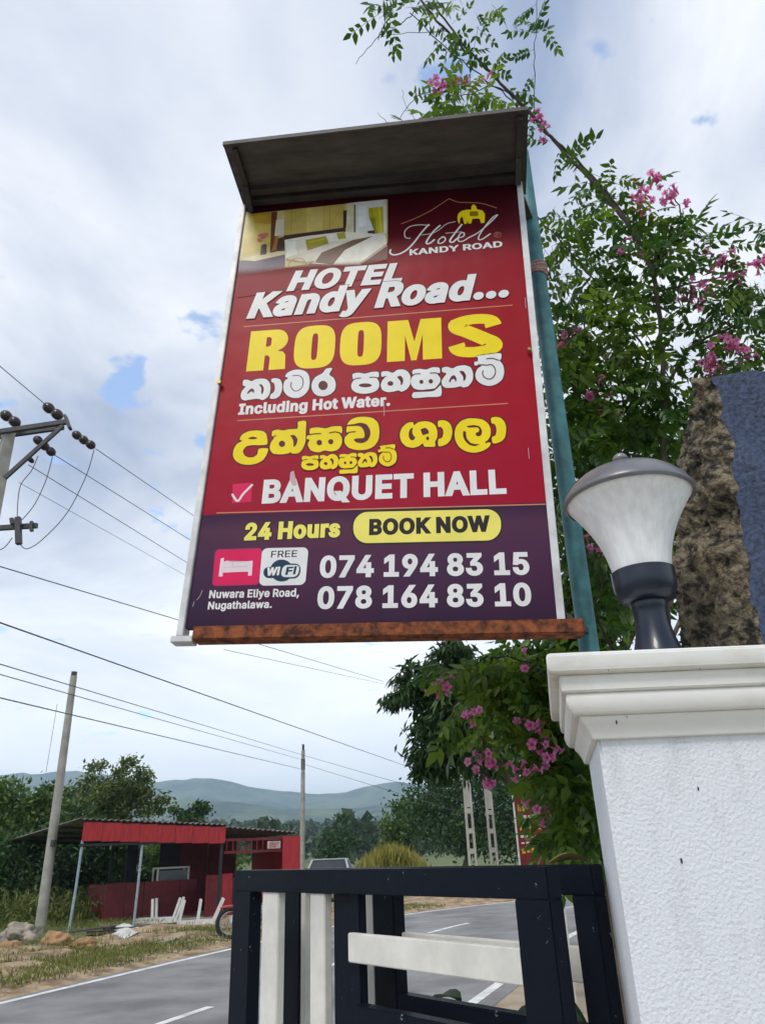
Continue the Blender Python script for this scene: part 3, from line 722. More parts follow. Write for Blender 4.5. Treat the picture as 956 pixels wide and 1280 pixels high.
for i in range(16):
    a = random.uniform(0,6.28); r = random.uniform(0,40); s = random.uniform(8,15)
    poly_px(ellipse(148+r*1.3*math.cos(a), 266+r*.7*math.sin(a), s, s*.6, 6)[:-1], flat('pic_flower%d'%(i%2), srgb(206,120,112) if i%2 else srgb(190,92,96)), 'picture_print', fb, y=layer(.00001))
strokes([[(310,440),(330,405),(370,395),(405,405),(420,440)]], [.004], flat('pic_lamp',srgb(206,160,80)), 'picture_print', fb)
# the picture fades into the red at its foot
fm = bpy.data.materials.new('print_fade'); fm.use_nodes = True; t = fm.node_tree; b = t.nodes['Principled BSDF']; ln = t.links.new
b.inputs['Base Color'].default_value = (*srgb(140,4,27),1); b.inputs['Roughness'].default_value = .42; b.inputs['Specular IOR Level'].default_value = .14
c = t.nodes.new('ShaderNodeTexCoord'); sp = t.nodes.new('ShaderNodeSeparateXYZ'); ln(c.outputs['Object'], sp.inputs[0])
mr = t.nodes.new('ShaderNodeMapRange'); mr.interpolation_type = 'SMOOTHSTEP'; ln(sp.outputs[2], mr.inputs[0]); zf = S(400,336)[1]; mr.inputs[1].default_value = zf-.025; mr.inputs[2].default_value = zf+.04; mr.inputs[3].default_value = 1; mr.inputs[4].default_value = 0
ln(mr.outputs[0], b.inputs['Alpha'])
poly_px([(298,322),(484,306),(484,345),(296,372)], fm, 'picture_fade')
relayer()
# logo
fl = lambda x,y: (480+x/5.624, 235+y/5.624)
strokes([[(120,250),(220,210),(330,155),(455,72)],[(455,72),(520,97),(600,100),(690,107),(790,138)]], [.0035,.0035], GLD, 'logo_roof', fl)
poly_px([(515,205),(520,180),(545,158),(580,150),(612,150),(613,125),(630,112),(645,125),(652,148),(690,155),(708,180),(706,242),(680,246),(672,215),(652,212),(620,215),(612,246),(592,248),(585,232),(578,250),(562,250),(562,212),(548,198),(534,212),(530,252),(517,232)], YEL, 'logo_elephant', fl)
poly_px(rrect(600,162,662,196,12), flat('print_ochre',srgb(150,110,14)), 'logo_saddle', fl)
scr = [([(45,432),(42,455),(66,468),(112,460),(165,428),(215,375),(262,312),(312,256)],.0075),([(182,352),(150,345),(145,305),(180,270),(250,257),(320,262)],.004),
 ([(392,262),(350,300),(312,350),(296,384),(318,388),(352,362)],.0075),([(250,330),(330,318),(380,296),(440,250),(500,235)],.003),
 ([(412,342),(386,360),(380,384),(402,386),(428,366),(426,346),(408,340)],.0055),([(545,255),(490,325),(462,368),(480,380),(515,350)],.0075),([(432,316),(545,306)],.003),
 ([(518,350),(556,338),(562,316),(542,314),(522,340),(522,370),(552,372),(592,348)],.0055),([(592,348),(660,312),(740,245),(796,188),(762,206),(708,270),(668,332),(664,360),(692,356),(745,320)],.0055)]
strokes([s[0] for s in scr], [s[1] for s in scr], WHT, 'logo_script', fl)
strokes([ellipse(797,326,24,18,12), [(790,338),(790,314),(803,316),(803,326),(792,327)]], [.0018,.0018], GLD, 'logo_mark', fl)
lettering('KANDY ROAD', fl(178,470), fl(832,410), fl(180,430), WHT, .035)
LAY[0] = -.0163
lettering('HOTEL', (358,362.5), (503,351.5), (366,339), WHT, .05, .28, 0.0, outline=MAR, ow=.014)
lettering('Kandy Road...', (308,396.5), (636,369), (323,366), WHT, .05, .25, 0.0, outline=MAR, ow=.014)
relayer()
def line_px(a, b, wpx=.0045): strokes([[a, ((a[0]+b[0])/2,(a[1]+b[1])/2), b]], [wpx], GLD, 'rule_line')
line_px((305,408),(640,381)); line_px((297,525.5),(634,504)); line_px((271,641),(681,630))
relayer()
# ROOMS in wide heavy capitals
def glyph_poly(outer, inner=None):
    bm = bmesh.new()
    def lp(P):
        vv = [bm.verts.new((x,0,y)) for x,y in P]; return [bm.edges.new((vv[i],vv[(i+1)%len(vv)])) for i in range(len(vv))]
    es = lp(outer)
    if inner: es += lp(inner)
    bmesh.ops.triangle_fill(bm, use_beauty=True, edges=es); return bm
def sup(cx, cy, rx, ry, p=2.6, n=40):
    o = []
    for i in range(n):
        a = 2*math.pi*i/n; c, s = math.cos(a), math.sin(a)
        o.append((cx+rx*math.copysign(abs(c)**(2/p),c), cy+ry*math.copysign(abs(s)**(2/p),s)))
    return o
def thick_s():
    return None
rx0, rz0 = S(307.5,464); rx1, _ = S(627,443); rzt = S(313,414)[1]; rh = rzt-rz0; rz1 = S(598,444.5)[1]
rw = rx1-rx0; slope = (rz1-rz0)/(S(598,444.5)[0]-rx0)
def rooms(y, m_, e, nm):
    parts = []
    def G(bm, x0, wd):
        for v in bm.verts:
            X = rx0 + rw*(x0+wd*v.co.x); v.co = (X, y, rz0 + rh*v.co.z + slope*(X-rx0))
        me = bpy.data.meshes.new(nm); bm.to_mesh(me); bm.free(); link(nm, me, m_, sign)
    ex, ez = e/(rw*.185), e/rh
    # R
    arc = [(.66+.30*math.sin(a), .73+.27*math.cos(a)) for a in [R_(k) for k in range(0,181,18)]]
    outer = [(0,0),(0,1),(.66,1)]+arc[1:-1]+[(.72,.46),(.86,.43),(.93,.34),(.95,.0),(.55,0),(.55,.30),(.50,.36),(.42,.36),(.42,0)]
    inn = [(.42,.58),(.42,.82),(.50,.82),(.55,.78),(.55,.62),(.50,.58)]
    def grow(P, cx=.5, cz=.5): return [(x+ex*(1 if x>cx else -1), z+ez*(1 if z>cz else -1)) for x,z in P]
    if e: outer, inn = grow(outer), None
    G(glyph_poly(outer, inn), 0, .165)
    for x0 in (.187,.372):
        G(glyph_poly(sup(.5,.5,.5+ex,.53+ez,3.2), None if e else sup(.5,.5,.075,.33,4,20)), x0, .165)
    M_ = [(0,0),(0,1),(.40,1),(.52,.45),(.64,1),(1.04,1),(1.04,0),(.68,0),(.68,.62),(.56,0),(.46,0),(.34,.62),(.34,0)]
    if e: M_ = [(-ex,-ez),(-ex,1+ez),(1.04+ex,1+ez),(1.04+ex,-ez)]
    G(glyph_poly(M_), .560, .205)
    # S as a thick ribbon
    spn = smooth_path([(.86,.70,0),(.78,.86,0),(.5,.90,0),(.22,.84,0),(.20,.70,0),(.36,.60,0),(.64,.42,0),(.80,.30,0),(.78,.16,0),(.5,.10,0),(.22,.14,0),(.14,.30,0)], 5)
    Lf, Rt = [], []
    for i, p in enumerate(spn):
        t_ = (spn[min(i+1,len(spn)-1)]-spn[max(i-1,0)]); t_ = Vector((t_.x, t_.y*.8, 0)).normalized(); hw = .5*(.30 if 0.28 < i/len(spn) < .72 else .26)
        wv = Vector((-t_.y*hw*1.25, t_.x*hw*.92, 0)); Lf.append(p+wv*(1+3*e/rh)); Rt.append(p-wv*(1+3*e/rh))
    lp = []
    for i in range(len(Lf)-1):
        q = [Lf[i].xy, Rt[i].xy, Rt[i+1].xy, Lf[i+1].xy]; lp.append(q if sarea(q) > 0 else q[::-1])
    ov, keep = fill_union(lp); bm = bmesh.new(); a = [bm.verts.new((p.x,0,p.y)) for p in ov]
    for f in keep:
        try: bm.faces.new([a[i] for i in f])
        except ValueError: pass
    G(bm, .80, .205)
rooms(layer(), YEL, 0, 'lettering')
relayer()
# Sinhala words: outlines of each letter, then its counters
def crop(x0, y0, k): return lambda P: [(x0+x/k, y0+y/k) for x,y in P]
def closed(P, sub=4):
    P = [Vector((*S(*p),0)) for p in P]; n = len(P); o = []
    for i in range(n):
        p0,p1,p2,p3 = P[i-1],P[i],P[(i+1)%n],P[(i+2)%n]
        for k in range(sub):
            t = k/sub; o.append((.5*((2*p1)+(p2-p0)*t*.8+((2*p0-5*p1+4*p2-p3)*.8+(p1-p2)*-.2*2-(p1-p2)*.0)*t*t*0+((p2-p1)*2)*t*0)).xy if False else (p1+(p2-p1)*t+((p2-p0)*.5-(p2-p1))*(t*(1-t)**2)*.8-((p3-p1)*.5-(p2-p1))*(t*t*(1-t))*.8).xy)
    return o if sarea(o) > 0 else o[::-1]
def dot_(x, y, rx, ry=None): return ellipse(x, y, rx, ry or rx, 12)[:-1]
def sinhala(outs, holes, lines, mat, lw=.0035, ow=.0095):
    L_ = [closed(P) for P in outs]
    def put(loops_, m_, nm):
        ov, keep = fill_union(loops_); y = layer(); me = bpy.data.meshes.new(nm); me.from_pydata([(v.x,y,v.y) for v in ov], [], keep); me.update()
        bm = bmesh.new(); bm.from_mesh(me); bmesh.ops.delete(bm, geom=[v for v in bm.verts if not v.link_faces], context='VERTS'); bm.to_mesh(me); bm.free(); return link(nm, me, m_, sign)
    ring = list(L_)
    for Q in L_:
        for i in range(0,len(Q)): 
            p, q = Q[i], Q[(i+1)%len(Q)]; e = (q-p).normalized() if (q-p).length > 1e-7 else Vector((1,0)); n_ = Vector((e.y,-e.x))*ow*.5
            ring.append([p,p+n_,q+n_,q][::-1] if sarea([p,p+n_,q+n_,q]) < 0 else [p,p+n_,q+n_,q])
            if i % 2 == 0: ring.append([Vector((p.x+ow*.5*math.cos(6.2832*j/8), p.y+ow*.5*math.sin(6.2832*j/8))) for j in range(8)])
    put(ring, MAR, 'sinhala_outline'); put(L_, mat, 'sinhala_letters')
    for H in holes: put([closed(H,3)], MAR, 'letter_counter')
    for P in lines: strokes([P], [lw], MAR, 'letter_counter')
g1 = crop(298,455,10.62); g2 = crop(370,445,10.62); g3 = crop(435,450,9.56); g4 = crop(515,440,7.967)
w1o = [g1([(65,215),(120,205),(175,225),(230,200),(300,190),(370,200),(415,250),(425,320),(410,400),(370,450),(320,475),(270,460),(220,460),(150,470),(90,480),(45,465),(30,420),(45,360),(85,310),(95,290),(60,280)]),
 g1([(440,195),(500,185),(555,205),(580,270),(575,350),(545,420),(490,455),(420,455),(430,400),(470,370),(485,310),(470,250),(440,235)]),
 g1([(620,160),(650,115),(720,80),(800,70),(880,90),(930,140),(945,230),(930,330),(880,400),(800,445),(720,445),(650,415),(605,360),(595,290),(615,220),(660,185),(640,172)]),
 g2([(480,160),(400,165),(350,225),(260,275),(215,340),(205,410),(230,480),(290,525),(380,530),(460,500),(515,440),(525,360),(500,290),(440,240)])]
w1h = [g1([(115,385),(140,345),(180,320),(210,345),(200,385),(180,360),(150,375),(125,395)]), g1([(275,270),(310,270),(335,310),(335,350),(315,400),(300,370),(305,320)]), g2(dot_(358,388,62))]
w1l = [g1([(720,155),(790,148),(840,175),(858,230),(845,300),(800,345),(750,355),(710,325),(695,280),(705,240)])]
w2o = [g3([(55,165),(120,148),(200,160),(280,140),(360,140),(365,200),(340,210),(365,250),(370,310),(340,360),(270,390),(180,400),(95,385),(45,345),(38,290),(65,235),(55,215)]),
 g3([(400,140),(470,130),(530,150),(590,115),(660,110),(715,140),(745,200),(738,290),(700,345),(640,375),(600,360),(540,375),(470,380),(410,355),(390,300),(410,240),(440,205),(400,195)]),
 g4([(5,180),(70,165),(140,172),(200,150),(270,155),(275,205),(250,215),(280,260),(275,300),(230,355),(190,365),(140,370),(80,375),(20,360),(-15,310),(-5,250),(20,230),(5,225)]),
 g4([(10,402),(110,394),(205,388),(250,360),(285,330),(285,435),(150,446),(10,455)]),
 g4([(300,155),(350,145),(400,160),(450,138),(520,130),(580,150),(605,210),(600,280),(560,335),(510,350),(480,338),(430,350),(340,355),(300,330),(295,280),(330,230),(340,210),(300,195)]),
 g4([(622,130),(620,95),(650,90),(655,55),(640,40),(760,22),(880,10),(885,65),(870,80),(905,130),(915,200),(895,270),(840,315),(770,335),(700,320),(645,280),(628,225),(650,165),(690,135),(650,130)])]
w2h = [g3(dot_(205,300,78,24)), g3(dot_(505,278,35,28)), g3([(585,200),(625,185),(655,220),(655,270),(630,300),(625,255),(600,220)]), g4(dot_(92,295,20)), g4(dot_(185,290,22)),
 g4([(365,290),(390,240),(420,230),(440,260),(435,295),(415,265),(390,275),(380,298)]), g4([(470,190),(510,190),(535,230),(530,270),(510,285),(505,240)])]
w2l = [g3([(60,236),(100,218),(150,212)]), g3([(255,205),(310,203),(360,212)]), g3([(398,210),(425,200),(452,194)]), g4([(10,222),(45,216),(80,215)]), g4([(180,208),(225,206),(268,214)]),
 g4([(740,130),(790,125),(822,160),(828,205),(805,250),(765,268),(720,250),(700,215),(705,185)]), g4([(740,66),(800,62),(862,82)]), g4([(655,127),(695,126),(735,128)])]
sinhala(w1o, w1h, w1l, WHT); relayer(); sinhala(w2o, w2h, w2l, WHT)
relayer()
lettering('Including Hot Water.', (297.5,517.5), (487.5,506), (299.5,504.5), WHT, .045, 0, 0.0)
g5 = crop(286,520,9.56); g6 = crop(376,515,8.69); g7 = crop(495,515,11.95); g8 = crop(560,512,11.95)
w3o = [g5([(130,275),(160,220),(240,180),(330,170),(410,180),(450,220),(460,330),(380,345),(280,345),(210,360),(170,410),(185,465),(230,490),(290,490),(340,455),(360,390),(465,385),(455,450),(410,520),(330,565),(240,580),(150,570),(80,530),(50,470),(60,390),(100,330),(160,295)]),
 g5([(520,180),(580,160),(650,170),(720,155),(815,150),(826,110),(830,65),(920,60),(918,180),(915,300),(880,390),(830,440),(755,445),(740,430),(700,445),(620,455),(530,445),(490,390),(500,320),(540,260),(515,235)]),
 g6([(100,180),(180,165),(270,175),(340,155),(440,155),(445,225),(420,235),(445,280),(440,350),(400,405),(330,425),(260,415),(190,435),(110,415),(75,350),(95,300),(65,290),(70,255),(120,250),(100,240)]),
 g6([(500,135),(540,85),(610,55),(700,50),(780,65),(835,115),(852,200),(840,300),(790,370),(710,405),(610,410),(520,385),(475,330),(480,270),(520,230),(495,215),(498,165),(505,150)])]
w3h = [g5([(230,265),(260,250),(300,245),(345,262),(300,275),(260,275)]), g5(dot_(635,330,38)), g5([(735,230),(780,225),(820,270),(810,330),(775,370),(770,300),(755,260)]), g6(dot_(200,330,30)), g6(dot_(325,320,28)),
 g6([(570,130),(640,115),(710,130),(750,190),(752,250),(720,310),(660,335),(600,325),(575,300),(600,285),(685,278),(688,220),(665,170),(620,148),(510,152),(500,138)])]
w3l = [g5([(515,252),(540,240),(562,234)]), g6([(110,240),(160,234),(215,232)]), g6([(310,226),(370,214),(430,228)]), g6([(500,228),(540,216),(590,212)])]
w4o = [g7([(250,150),(170,160),(90,230),(55,330),(80,440),(150,510),(250,530),(340,505),(395,465),(420,510),(470,515),(580,510),(580,440),(610,380),(615,290),(585,200),(520,150),(430,135),(330,150),(265,195)]),
 g7([(625,135),(690,118),(760,135),(815,190),(838,290),(815,400),(760,470),(680,505),(630,500),(630,405),(680,385),(705,320),(700,260),(670,220),(628,215)]),
 g8([(630,490),(610,550),(520,610),(390,640),(270,620),(170,560),(110,460),(95,350),(120,250),(190,170),(290,130),(400,128),(510,145),(590,200),(630,280),(630,380),(590,450),(550,485)]),
 g8([(640,125),(700,105),(780,120),(840,180),(865,270),(850,400),(800,465),(710,500),(660,490),(655,410),(700,385),(720,330),(715,260),(690,210),(650,200)])]
w4h = [g7([(250,235),(215,245),(190,300),(190,370),(220,415),(260,415),(285,375),(260,350),(240,300),(245,260)]), g7([(365,260),(400,240),(440,235),(480,270),(485,315),(440,330),(400,345),(380,305)]), g7(dot_(470,390,22,28)),
 g8([(280,245),(370,228),(460,245),(502,305),(496,370),(455,396),(412,378),(415,345),(455,325),(462,290),(440,265),(370,262),(300,265)]), g8([(225,320),(262,330),(275,420),(330,490),(400,512),(465,512),(400,540),(320,525),(250,460),(222,390)])]
w4l = [g8([(560,490),(600,475),(632,445)])]
relayer(); sinhala(w3o, w3h, w3l, YEL, .004, .011); relayer(); sinhala(w4o, w4h, w4l, YEL, .004, .011)
def sm_(P): return [(376.6+(x-439)*.625, 578.3+(y-478)*.68+.0196*((x-439)*.625-10)) for x,y in P]
LAY[0] = -.0158; sinhala([sm_(P) for P in w2o], [sm_(P) for P in w2h], [sm_(P) for P in w2l], YEL, .0022, .007)
relayer()
lettering('BANQUET HALL', (327,627.5), (633,615), (329,599.5), WHT, .045, 0, 0.0)
relayer()
poly_px([(291,605),(315,603),(314,627),(290,629)], PNK, 'tick_box')
strokes([[(290.5,618),(297,626),(304,617),(315,606)]], [.008], WHT, 'tick_mark')
poly_px([(363,590),(367,588),(369,596),(371,606),(366,607),(362,600)], flat('print_scuff',(.62,.42,.45)), 'scuff')
relayer()
lettering('24 Hours', (305,674), (425,669.5), (307,653.5), LYL, .05, 0, 0.0, outline=BLK, ow=.04)
def pill(x0, x1, yc0, yc1, ry): # sheared rounded bar following the baseline
    r = rrect(x0, -ry, x1, ry, ry*.92, 8); return [(x, yc0+(yc1-yc0)*(x-x0)/(x1-x0)+y) for x,y in r]
relayer()
poly_px(pill(439.5,628,659.5,655.5,21.5), BLK, 'button_outline'); poly_px(pill(441.5,626,659.5,655.5,19.5), LYL, 'button')
lettering('BOOK NOW', (461,667.5), (613,663), (463,648.5), BLK, .05, 0, 0.0)
relayer()
lettering('074 194 83 15', (399,720.5), (662,716.5), (401,694.5), WHT, .04, 0, 0.0)
lettering('078 164 83 10', (396,759.5), (664.5,755.5), (398,733), WHT, .04, 0, 0.0)
lettering('Nuwara Eliye Road,', (261,747.3), (373.5,745), (262.6,737.6), WHT, .03, 0, 0.0)
lettering('Nugathalawa.', (259.5,761.3), (339.5,759.3), (261,752), WHT, .03, 0, 0.0)
def skew(P, x0, k): return [(x-(y-731)*.09, y-(x-x0)*k) for x,y in P]
relayer()
poly_px(skew(rrect(265,686.5,324,732.5,5),265,.03), flat('print_rose',(.50,.03,.13)), 'bed_badge'); poly_px(skew(rrect(266.5,688,322.5,731,4.5),265,.03), PNK, 'bed_badge')
fq = lambda x,y: (250+x/6.373, 670+y/6.373)
poly_px([(165,178),(192,172),(190,205),(215,195),(245,205),(375,200),(395,198),(420,195),(412,312),(382,316),(384,282),(182,290),(180,320),(148,322)], flat('print_pinkwhite',(.80,.66,.70)), 'bed_icon', fq)
strokes([[(262,205),(258,250)],[(190,248),(380,240)]], [.0012,.0012], flat('print_grey',(.5,.42,.46)), 'bed_icon', fq)
relayer()
poly_px(skew(rrect(323.5,685,381.5,732,7),323,.02), WHT, 'wifi_badge')
lettering('FREE', (338.5,696.7), (371,695.7), (340,688.5), BLK, .01, 0, 0.0)
poly_px([fq(*p) for p in ellipse(650,274,92,88,28)[:-1]], NVY, 'wifi_mark'); poly_px(rrect(505,245,715,334,42), NVY, 'wifi_mark', fq)
poly_px([(p[0]+ (289-p[1])*.12, p[1]) for p in rrect(640,218,798,338,50)], NVY, 'wifi_mark', fq)
poly_px([(p[0]+ (289-p[1])*.22, p[1]) for p in rrect(648,230,784,326,36)], WHT, 'wifi_mark', fq)
lettering('Wi', fq(530,312), fq(636,306), fq(534,250), WHT, .05, .1, 0.0)
lettering('Fi', fq(678,306), fq(768,300), fq(690,246), NVY, .04, .1, 0.0)
# scratches on the faded vinyl
for q_ in ([(253,738),(250,745),(246,750)],[(243,752),(241,758)],[(480,502),(480,520)],[(656,372),(657,385)],[(660,560),(661,573)]): strokes([q_], [.002], flat('print_scratch',(.55,.42,.5)), 'scratch')

# ------------------------------------------------------------------ teal pipe carrying the sign
p0, p1 = at(736,812,2.42), at(652,196,2.40); dd = (p1-p0)/(p1.z-p0.z)
foot = p0 - dd*(p0.z); topp = p1 + dd*.02
teal = pm('pipe_teal', (.075,.26,.28), .55, .35, 12, .3, 40, col2=(.04,.14,.16))
pp = thing('sign_pole', (foot.x,foot.y,0), 'slim teal painted steel pipe carrying the hotel sign', 'pole')
mb = MB(); mb.tube([foot-dd*.1, foot.lerp(topp,.5), topp], .033, 20); mb.build('pipe', teal, pp, True)
tie = thing_p = p0.lerp(p1, (812-385)/(812-196)*1.02)
mb = MB()
for i in range(5):
    c_ = tie + dd*(.012*i-.03); mb.tube([c_+Vector((math.cos(a)*.037,math.sin(a)*.037,.004*math.sin(a*2+i))) for a in [2*math.pi*k/16 for k in range(17)]], .005+.002*(i%2), 6)
mb.build('cloth_tie', pm('tie_cloth',(.55,.35,.33),.9,.4,60), pp, True)
for zz in (-.93,.90):
    q = Vector(SC)+SM@Vector((.60,.02,zz)); k = p0 + dd*(q.z-p0.z); mb = MB(); mb.bar(q, k, .03,.02); mb.build('sign_bracket', drk, pp)

# ------------------------------------------------------------------ roadside shop: red sheet-metal shed
red = pm('shop_red', (.42,.018,.022), .5, .3, 3, .15, 12, stretch=(6,6,1))
dred = pm('shop_maroon', (.16,.012,.016), .6, .35, 4, .15, 12)
galv = pm('shop_post_grey', (.34,.40,.46), .5, .25, 9)
roofm = pm('shop_roof_sheet', (.21,.20,.19), .75, .45, 4, .2, 20, col2=(.12,.075,.05))
darkw = pm('shop_dark', (.025,.024,.028), .7, .3, 6)
O = Vector((-8.05,20.45,0)); EX = Vector((.795,.606,0)).normalized(); EY = Vector((-.606,.795,0)).normalized()
def W_(u, v, z): p = O+EX*u+EY*v; return Vector((p.x,p.y,z))
SMx = Matrix((EX,EY,Vector((0,0,1)))).transposed()
shop = thing('roadside_shop', O+EX*3.2+EY*1.5, 'open fronted red metal roadside shop with grey roof across the road', 'shop')
def sbox(name, u0, u1, v0, v1, z0, z1, mat, parent=None, bevel=0):
    mb = MB(); mb.box(W_((u0+u1)/2,(v0+v1)/2,(z0+z1)/2), (u1-u0,v1-v0,z1-z0), SMx); return mb.build(name, mat, parent or shop, bevel=bevel)
def roof(u0, u1, v0, v1, zf0, zf1, zb0, zb1):
    wave = .16; n = int((u1-u0)/wave)*4; vs = []; fs = []
    for i in range(n+1):
        u = u0+(u1-u0)*i/n; k = i/n; h = .022*math.sin(i*math.pi/2)
        for dz in (.012,-.006):
            vs.append(W_(u, v0, zf0*(1-k)+zf1*k+h+dz)); vs.append(W_(u, v1, zb0*(1-k)+zb1*k+h+dz))
    for i in range(n):
        a, b_ = i*4, (i+1)*4
        fs += [(a,b_,b_+1,a+1),(a+2,a+3,b_+3,b_+2),(a,a+2,b_+2,b_),(a+1,b_+1,b_+3,a+3)]
    fs += [(0,1,3,2),(n*4,n*4+2,n*4+3,n*4+1)]
    mb = MB(); mb.add(vs, fs); return mb
rf = roof(-.12,4.05,-.12,8.2,2.56,2.36,2.26,2.1).build('roof', roofm, shop)
roof(3.95,6.4,.02,4.2,2.32,2.12,2.2,2.05).build('roof', roofm, shop)
for v in (.0,1.8,3.6,5.4,7.6):
    mb = MB(); k = v/8.2; mb.bar(W_(-.05,v,2.50-.30*k),W_(3.95,v,2.30-.25*k),.05,.07); mb.build('roof_beam', darkw, rf)
# fascia made of sheet strips
for i in range(8):
    u0 = .02+i*.495; k = i/8; sbox('fascia_sheet', u0, u0+.488, -.09-.006*(i%2), -.075-.006*(i%2), 2.03-.17*k, 2.475-.19*k, red)
sbox('fascia_beam', -.02,3.98,-.068,-.01,2.0-.09,2.06-.09, darkw)
for u, z1, lean in ((.06,2.06,-.07),(1.62,2.0,-.04)):
    mb = MB(); mb.tube([W_(u+lean,-.02,-.05), W_(u+lean*.3,-.02,1.0), W_(u,-.02,z1)], .035, 8); mb.build('post', galv, shop, True)
for u, v, zt in ((.1,3.2,2.3),(1.9,3.2,2.25),(3.9,-.02,2.22),(3.9,3.2,2.2),(5.2,3.2,2.1)):
    sbox('post', u-.035,u+.035,v-.035,v+.035,-.05,zt, darkw)
sbox('back_post', 2.3,2.6,3.0,3.12,0,2.2, darkw)
# low red walls
for i in range(5):
    u0 = 1.3+i*.52; sbox('wall_panel', u0, u0+.51, 1.5+.01*(i%2), 1.53+.01*(i%2), -.03, .98, dred)
sbox('wall_panel', 3.62,4.1,.25,.28,-.03,1.08, dred); sbox('wall_panel', 4.11,4.42,.25,.28,-.03,1.10, red)
sbox('wall_panel', 1.32,1.35,1.53,3.2,-.03,.95, dred)
for u0,u1 in ((3.98,4.9),(4.92,5.9)): sbox('back_wall', u0,u1,3.1,3.13,0,2.05, dred)
sbox('back_wall', 3.25,3.9,2.9,2.93,.9,2.15, darkw)
sbox('counter', 3.98,5.9,.5,.9,0,.95, dred)
# second bay: frame of red battens, end panel, small board
for z in (2.06,1.74): sbox('front_rail', 3.98,6.3,-.02,.02,z-.13,z-.06, dred)
for i in range(12): sbox('front_batten', 4.06+i*.19,4.09+i*.19,-.016,.016,1.685,1.925, dred)
sbox('end_panel', 5.85,6.45,-.06,-.03,.0,2.02, red); sbox('side_panel', 6.42,6.45,-.03,3.0,0,2.0, red)
sb = sbox('name_board', 5.35,5.78,-.05,-.03,1.70,1.90, pm('board_pale',(.55,.42,.40),.6,.2,8))
for k in range(3): sbox('board_mark', 5.40,5.72-.05*k,-.056,-.053,1.84-.05*k,1.857-.05*k, red, sb)
sbox('floor_slab', 1.2,6.4,.1,3.2,-.06,.05, pm('slab_concrete',(.40,.36,.31),.9,.25,3,.3,30))
# glazed white-framed display case on the wall
dc = thing('display_case', W_(3.2,1.8,.05), 'white framed glass display case standing inside the red shop', 'display case')
wfr = pm('white_frame', (.72,.70,.68), .5, .15, 9)
for a, b_ in (((2.75,1.65),(3.68,1.65)),((2.75,2.0),(3.68,2.0)),((2.75,1.65),(2.75,2.0)),((3.68,1.65),(3.68,2.0))):
    for z in (.62,1.30):
        mb = MB(); mb.bar(W_(a[0],a[1],z),W_(b_[0],b_[1],z),.045,.045); mb.build('case_rail', wfr, dc)
for u,v in ((2.75,1.65),(3.68,1.65),(2.75,2.0),(3.68,2.0)):
    mb = MB(); mb.bar(W_(u,v,.05),W_(u,v,1.30),.045,.045); mb.build('case_post', wfr, dc)
glass = pm('case_glass', (.16,.18,.19), .12, .2, 3, spec=.6)
mb = MB(); mb.box(W_(3.215,1.66,.95),(.88,.008,.57),SMx); mb.build('pane', glass, dc)
mb = MB(); mb.box(W_(3.215,1.66,.34),(.88,.008,.50),SMx); mb.build('lower_panel', dred, dc)
# overturned white benches
def bench(px0, px1, label, legs):
    a, b_ = gz(*px0), gz(*px1); ctr = (a+b_)/2; ctr.z = 0.03
    t = thing('bench', ctr, label, 'bench', 'overturned benches in front of the shop'); d = (b_-a).normalized(); n_ = Vector((-d.y,d.x,0))
    mb = MB(); mb.bar(a+Vector((0,0,.09)), b_+Vector((0,0,.09)), .05,.12); mb.bar(a+n_*.34+Vector((0,0,.09)), b_+n_*.34+Vector((0,0,.09)), .05,.12); mb.build('seat_rail', wfr, t)
    mb = MB(); mb.bar(a+n_*.17+Vector((0,0,.03)), b_+n_*.17+Vector((0,0,.03)), .32,.03); mb.build('seat', wfr, t)
    for k, lean in legs:
        for v in (.0,.34):
            p = a.lerp(b_,k)+n_*v; mb = MB(); mb.bar(p+Vector((0,0,.12)), p+Vector((0,0,.60))+d*lean, .06,.06); mb.build('leg', wfr, t)
    return t
bench((168,1157),(217,1155),'overturned white bench with its legs up, left one by the shop', ((.45,-.03),(.98,.16)))
bench((221,1161),(268,1158),'overturned white bench with its legs up, right one by the shop', ((.05,.10),(.55,.05),(.98,.22)))

# ------------------------------------------------------------------ verge debris, kerb stones, rocks
plank = pm('old_plank', (.085,.07,.06), .9, .4, 8, .4, 40); sheetm = pm('white_sheet', (.62,.60,.56), .7, .2, 6)
c0 = gz(128,1172)
for i in range(5):
    o3 = c0+Vector((random.uniform(-.3,.5),random.uniform(-.3,.3),.05+.035*i)); a = random.uniform(-.5,.5)+.5
    mb = MB(); d = Vector((math.cos(a),math.sin(a),random.uniform(-.04,.05)))
    mb.bar(o3-d*.5,o3+d*random.uniform(.4,.6),.14,.035); o = mb.build('plank', plank, bevel=.004)
    tag(o, ('bottom','second from bottom','middle','second from top','topmost')[i]+' dark weathered plank of the heap before the shop', 'plank', 'planks heaped before the shop')
for i,(x,y,lab) in enumerate(((150,1170,'bent white sheet lying flat beside the dark planks'),(155,1176,'smaller broken white sheet nearest the road by the planks'))):
    q = gz(x,y); mb = MB(); vs=[]; fs=[]
    for a in range(5):
        for b_ in range(4): vs.append((q.x+(a-2)*.13*(1-.2*i)+b_*.04, q.y+(b_-1.5)*.14, .10+.05*math.sin(a*1.3+i)+.03*b_))
    n = len(vs); vs += [(x_,y_,z_-.012) for x_,y_,z_ in vs]
    for a in range(4):
        for b_ in range(3):
            k0=a*4+b_; fs.append((k0,k0+1,k0+5,k0+4)); fs.append((n+k0,n+k0+4,n+k0+5,n+k0+1))
    mb.add(vs,fs); tag(mb.build('metal_sheet', sheetm), lab, 'sheet')
kerbm = pm('kerb_concrete', (.42,.38,.32), .9, .3, 4, .5, 25)
